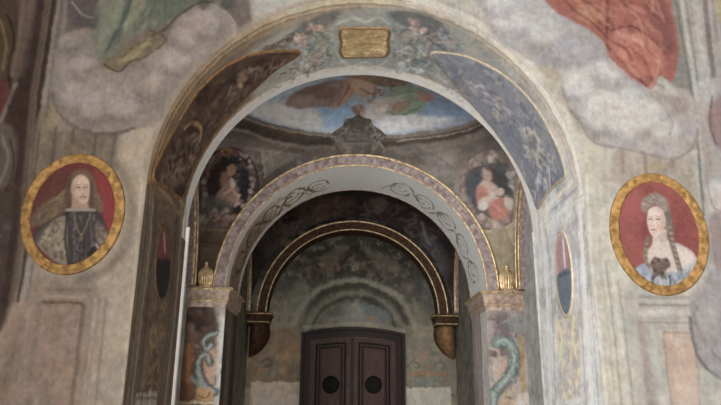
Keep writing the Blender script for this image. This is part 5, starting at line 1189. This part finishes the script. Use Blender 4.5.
for sx in (-1, 1):
    xa, xb = (dx0+fw_, pxm-.012) if sx < 0 else (pxm+.012, dx1-fw_)
    leaf = link('door_leaf', raw_mesh('door_leaf', *[(lambda v, f: ([(a-door.location[0], b-door.location[1], c) for a, b, c in v], f))(*slab(xa, xb, .02, fw_+.01, D4-.05, D4-.002))][0], False), M_WOOD, door)
    def sub(name, V, F, mat):
        V = [(a-door.location[0], b-door.location[1], c) for a, b, c in V]
        return link(name, raw_mesh(name, V, F, False), mat, leaf)
    ins = .12
    # panel moulding: dark rebates round a raised panel
    pa, pb = xa+ins, xb-ins
    def panel_ring(e0, e1, y0, y1, zb, ztin):
        xo = [pa+e0, pb-e0]; xi = [pa+e1, pb-e1]
        out = [(xo[0], zb+e0), (xo[0], top_at(xo[0], ztin+e0)), ((xo[0]+xo[1])/2, top_at((xo[0]+xo[1])/2, ztin+e0)), (xo[1], top_at(xo[1], ztin+e0)), (xo[1], zb+e0)]
        inn = [(xi[0], zb+e1), (xi[0], top_at(xi[0], ztin+e1)), ((xi[0]+xi[1])/2, top_at((xi[0]+xi[1])/2, ztin+e1)), (xi[1], top_at(xi[1], ztin+e1)), (xi[1], zb+e1)]
        n = 5; V = []
        for y in (y0, y1): V += [(x, y, z) for x, z in out]+[(x, y, z) for x, z in inn]
        F = []
        for i in range(n):
            j = (i+1) % n
            F += [(i, j, n+j, n+i), (i, 2*n+i, 2*n+j, j), (n+i, n+j, 3*n+j, 3*n+i)]
        return V, F
    for zb, zt_in in ((1.02, fw_+.12), ):
        sub('panel_moulding', *panel_ring(0, .045, D4-.075, D4-.04, zb, zt_in), M_BLACK)
        sub('panel_moulding', *panel_ring(.075, .105, D4-.068, D4-.04, zb, zt_in), M_BLACK)
        sub('panel', *slab(pa+.12, pb-.12, zb+.12, zt_in+.12, D4-.07, D4-.045, .012), M_WOOD)
    V_, F_ = box(pa, pb, D4-.075, D4-.045, .2, .88); sub('panel', V_, F_, M_WOODD)
    rc = S5.at([(330.8 if sx < 0 else 373.2, 384.8)])[0]
    V_, F_ = [], []
    pr = [(.0, -.10), (.045, -.10), (.06, -.085), (.085, -.085), (.10, -.11), (.125, -.11), (.135, -.085), (.15, -.085), (.165, -.10), (.185, -.095), (.19, -.06)]
    n = 36
    for r_, y in pr:
        for j in range(n): V_.append((rc[0]+r_*math.cos(2*PI*j/n), D4+y, rc[1]+r_*math.sin(2*PI*j/n)))
    for i in range(len(pr)-1):
        for j in range(n):
            q = (j+1) % n; F_.append((i*n+j, i*n+q, (i+1)*n+q, (i+1)*n+j))
    sub('roundel', V_, F_, M_BLACK)
    for i in range(4): pass
V_, F_ = box(pxm-.035, pxm+.035, D4-.085, D4-.045, .02, top_at(pxm, fw_+.02)); part('meeting_stile', V_, F_, M_WOODD, door)

# ================================================================== floor and the hall's side walls
V_ = [(-WX, -8, 0), (WX, -8, 0), (WX, D4, 0), (-WX, D4, 0)]
struct(part('floor', V_, [(0, 1, 2, 3)], M_FLOOR))
# left wall of the hall with its tall window opening
wy0, wy1, wz0, wz1 = WY0, WY1, WZ0, WZ1
V_, F_ = merge(box(-WX-.3, -WX, -8, wy0, 0, 7), box(-WX-.3, -WX, wy1, D1, 0, 7), box(-WX-.3, -WX, wy0, wy1, 0, wz0), box(-WX-.3, -WX, wy0, wy1, wz1, 7))
struct(part('wall_hall_left', V_, F_, M_PLASTER))

# ================================================================== painted panels and portraits
def px_outline(S, pts, k=8, smooth=True):
    return S.at(spline(pts, True, k) if smooth else spline_lin(pts, k))
for lab, px, (cx_, cy_), a_, b_, fn in (
    ('oval painted portrait of a long-haired person in dark brocade coat, on the left wall', None, (73.5, 213), .437, .55, paint_man),
    ('oval painted portrait of a fair person in pale blue gown, on the right wall', None, (658.5, 233), .43, .562, paint_woman)):
    c = S1.at([(cx_, cy_)])[0]
    root = thing('oval_portrait', lab, 'portrait', (c[0], D1, c[1]), 'oval portraits on the hall wall')
    gn = float(wall_gain(np.array([c[0]]))[0])
    patch('canvas', S1, ellipse_uv(c, a_-.04, b_-.04), .0075, .004, .010, M_FINE, root, fn, gn, (140, 70, 65), warp=.12, wear=.55)
    sec = [(-.048, .0), (-.048, .016), (-.03, .028), (0, .022), (.028, .03), (.042, .02), (.046, .0)]
    frame_on('oval_frame', S1, ellipse_uv(c, a_, b_), sec, M_GILTP, root)

def soffit_panel(lab, pts, fn, group, gn, fmat):
    o = px_outline(S2, pts, 10, True)
    c = S2.pos(*[np.array([k]) for k in o.mean(0)])[0]
    root = thing('soffit_panel', lab, 'painted panel', c, group)
    patch('picture', S2, o, .014, .003, .008, M_FINE, root, fn, gn, (90, 80, 76))
    frame_on('panel_frame', S2, o, [(-.03, 0), (-.03, .006), (-.01, .011), (.015, .007), (.035, .009), (.04, 0)], fmat, root)
soffit_panel('dark brown framed panel painted on the left curve of the great arch', LEFT_PANEL, paint_left_panel, 'framed panels on the great arch', float(soffit_gain(np.array([S2.at([(215, 120)])[0][0]]))[0]), M_GILTD)
soffit_panel('blue grey framed panel painted on the right curve of the great arch', RIGHT_PANEL, paint_right_panel, 'framed panels on the great arch', float(soffit_gain(np.array([S2.at([(515, 120)])[0][0]]))[0]), M_FRAMEP)
o = px_outline(S2, [(341, 28), (388, 28), (389, 34), (387.5, 40), (388.5, 50), (385, 56), (343, 57), (340, 51), (341.5, 42), (339.5, 34)], 6, False)
c = S2.pos(*[np.array([k]) for k in o.mean(0)])[0]
root = thing('inscription_plaque', 'gold inscription plaque at the crown of the great arch', 'plaque', c)
patch('plate', S2, o, .012, .003, .008, M_FINE, root, paint_plaque, float(soffit_gain(np.array([o.mean(0)[0]]))[0]), (168, 142, 98))
frame_on('plaque_border', S2, o, [(-.02, 0), (-.02, .011), (0, .015), (.02, .010), (.02, 0)], M_PLAQ, root)
for lab, cpx, rx, ry, fn in (('tall red and dark oval medallion painted on the left jamb', (162.5, 264), 7.5, 37, paint_jamb_left),
                             ('tall red and blue oval medallion painted on the right jamb', (564.5, 274), 8, 42, paint_jamb_right)):
    o = px_outline(S2, [(cpx[0]+rx*math.cos(q)+(-.04 if cpx[0] < 300 else .06)*ry*math.sin(q), cpx[1]+ry*math.sin(q)) for q in np.linspace(0, 2*PI, 24, endpoint=False)], 3)
    c = S2.pos(*[np.array([k]) for k in o.mean(0)])[0]
    root = thing('jamb_medallion', lab, 'medallion', c, 'oval medallions on the arch jambs')
    gn = float(soffit_gain(np.array([o.mean(0)[0]]))[0])
    patch('picture', S2, o, .012, .003, .008, M_FINE, root, fn, gn, (100, 90, 86))
    frame_on('oval_frame', S2, o, [(-.02, 0), (-.02, .010), (0, .013), (.03, .010), (.035, 0)], M_JFR if cpx[0] > 300 else M_JFL, root)
for lab, cpx, rx, ry, fn in (('dim flower garland medallion with a seated figure left of the second arch', (229, 187), 31, 40, paint_lady_left),
                             ('flower garland medallion with a figure in pink drapery right of the second arch', (492, 190), 33, 40, paint_lady_right)):
    for nm in ('picture',):
        # keep the medallion on the plain spandrel, clear of the arch moulding
        q = np.linspace(0, 2*PI, 48, endpoint=False)
        o = S3.at([(cpx[0]+rx*math.cos(a), cpx[1]+ry*math.sin(a)) for a in q])
        d = o-np.array([0, Z2]); r_ = np.linalg.norm(d, axis=1); k = np.maximum(r_, 2.262)/r_
        o = d*k[:, None]+np.array([0, Z2])
        o[:, 0] = np.clip(o[:, 0], -W2+.12, W2-.12)
    c = S3.pos(*[np.array([k]) for k in o.mean(0)])[0]
    root = thing('garland_medallion', lab, 'medallion', c, 'garland medallions beside the second arch')
    gn = float(bay_gain(np.array([c[0]]))[0])
    patch('picture', S3, o, .014, .003, .008, M_FINE, root, fn, gn, (96, 88, 84))
o = px_outline(S3, [(358, 114), (365, 118), (371, 119), (373, 125), (381, 130), (387, 136), (381, 141), (384, 148), (379, 156), (338, 156), (333, 148), (336, 141), (329, 136), (336, 130), (343, 125), (345, 119), (352, 118)], 4, False)
c = S3.pos(*[np.array([k]) for k in o.mean(0)])[0]
root = thing('painted_crest', 'dark crowned coat of arms at the crown of the second arch', 'crest', c)
patch('shield', S3, o, .012, .003, .008, M_FINE, root, paint_crest, float(bay_gain(np.array([0.]))[0]), (70, 62, 56))

# ================================================================== light
w = bpy.data.worlds.new('world'); bpy.context.scene.world = w; w.use_nodes = True
w.node_tree.nodes['Background'].inputs[0].default_value = (*WORLD_C, 1); w.node_tree.nodes['Background'].inputs[1].default_value = WORLD_S
def area(name, loc, target, sx, sy, power, col):
    l = bpy.data.lights.new(name, 'AREA'); l.shape = 'RECTANGLE'; l.size = sx; l.size_y = sy; l.energy = power; l.color = col
    o = bpy.data.objects.new(name, l); C.objects.link(o); o.location = loc
    o.rotation_euler = (Vector(target)-Vector(loc)).to_track_quat('-Z', 'Y').to_euler()
    return o
area('window_daylight', (-WX-.05, (WY0+WY1)/2, (WZ0+WZ1)/2), (0, (WY0+WY1)/2, (WZ0+WZ1)/2), WY1-WY0, WZ1-WZ0, SUN_P, SUN_C)
area('rear_fill_light', (.1, -7.9, 2.6), (-.2, 8, 2.2), 3.4, 3.0, REAR_P, REAR_C)  # unseen fill lamp added behind the camera to brighten the inner bays
bay = area('vestibule_fill_light', (-W2+.06, 8.95, 2.3), (0, 9.1, 2.7), 1.3, 2.0, BAY_P, (.96, .98, 1.))  # unseen lamp added to brighten the second arch and its piers
fr = link('fill_light_frame', raw_mesh('fill_light_frame', *merge(box(-W2, -W2+.05, 8.2, 8.28, 1.2, 3.4), box(-W2, -W2+.05, 9.62, 9.7, 1.2, 3.4), box(-W2, -W2+.05, 8.2, 9.7, 1.2, 1.28), box(-W2, -W2+.05, 8.2, 9.7, 3.32, 3.4)), False), M_PLASTER)  # made-up frame added around the vestibule fill lamp, on a solid wall
struct(fr)
sc = bpy.context.scene
sc.view_settings.view_transform = 'Standard'; sc.view_settings.look = 'None'
sc.view_settings.exposure = EXPOSURE; sc.view_settings.gamma = 1; sc.view_settings.use_curve_mapping = False
sc.cycles.use_denoising = True
sc.cycles.max_bounces = 8; sc.cycles.diffuse_bounces = 5
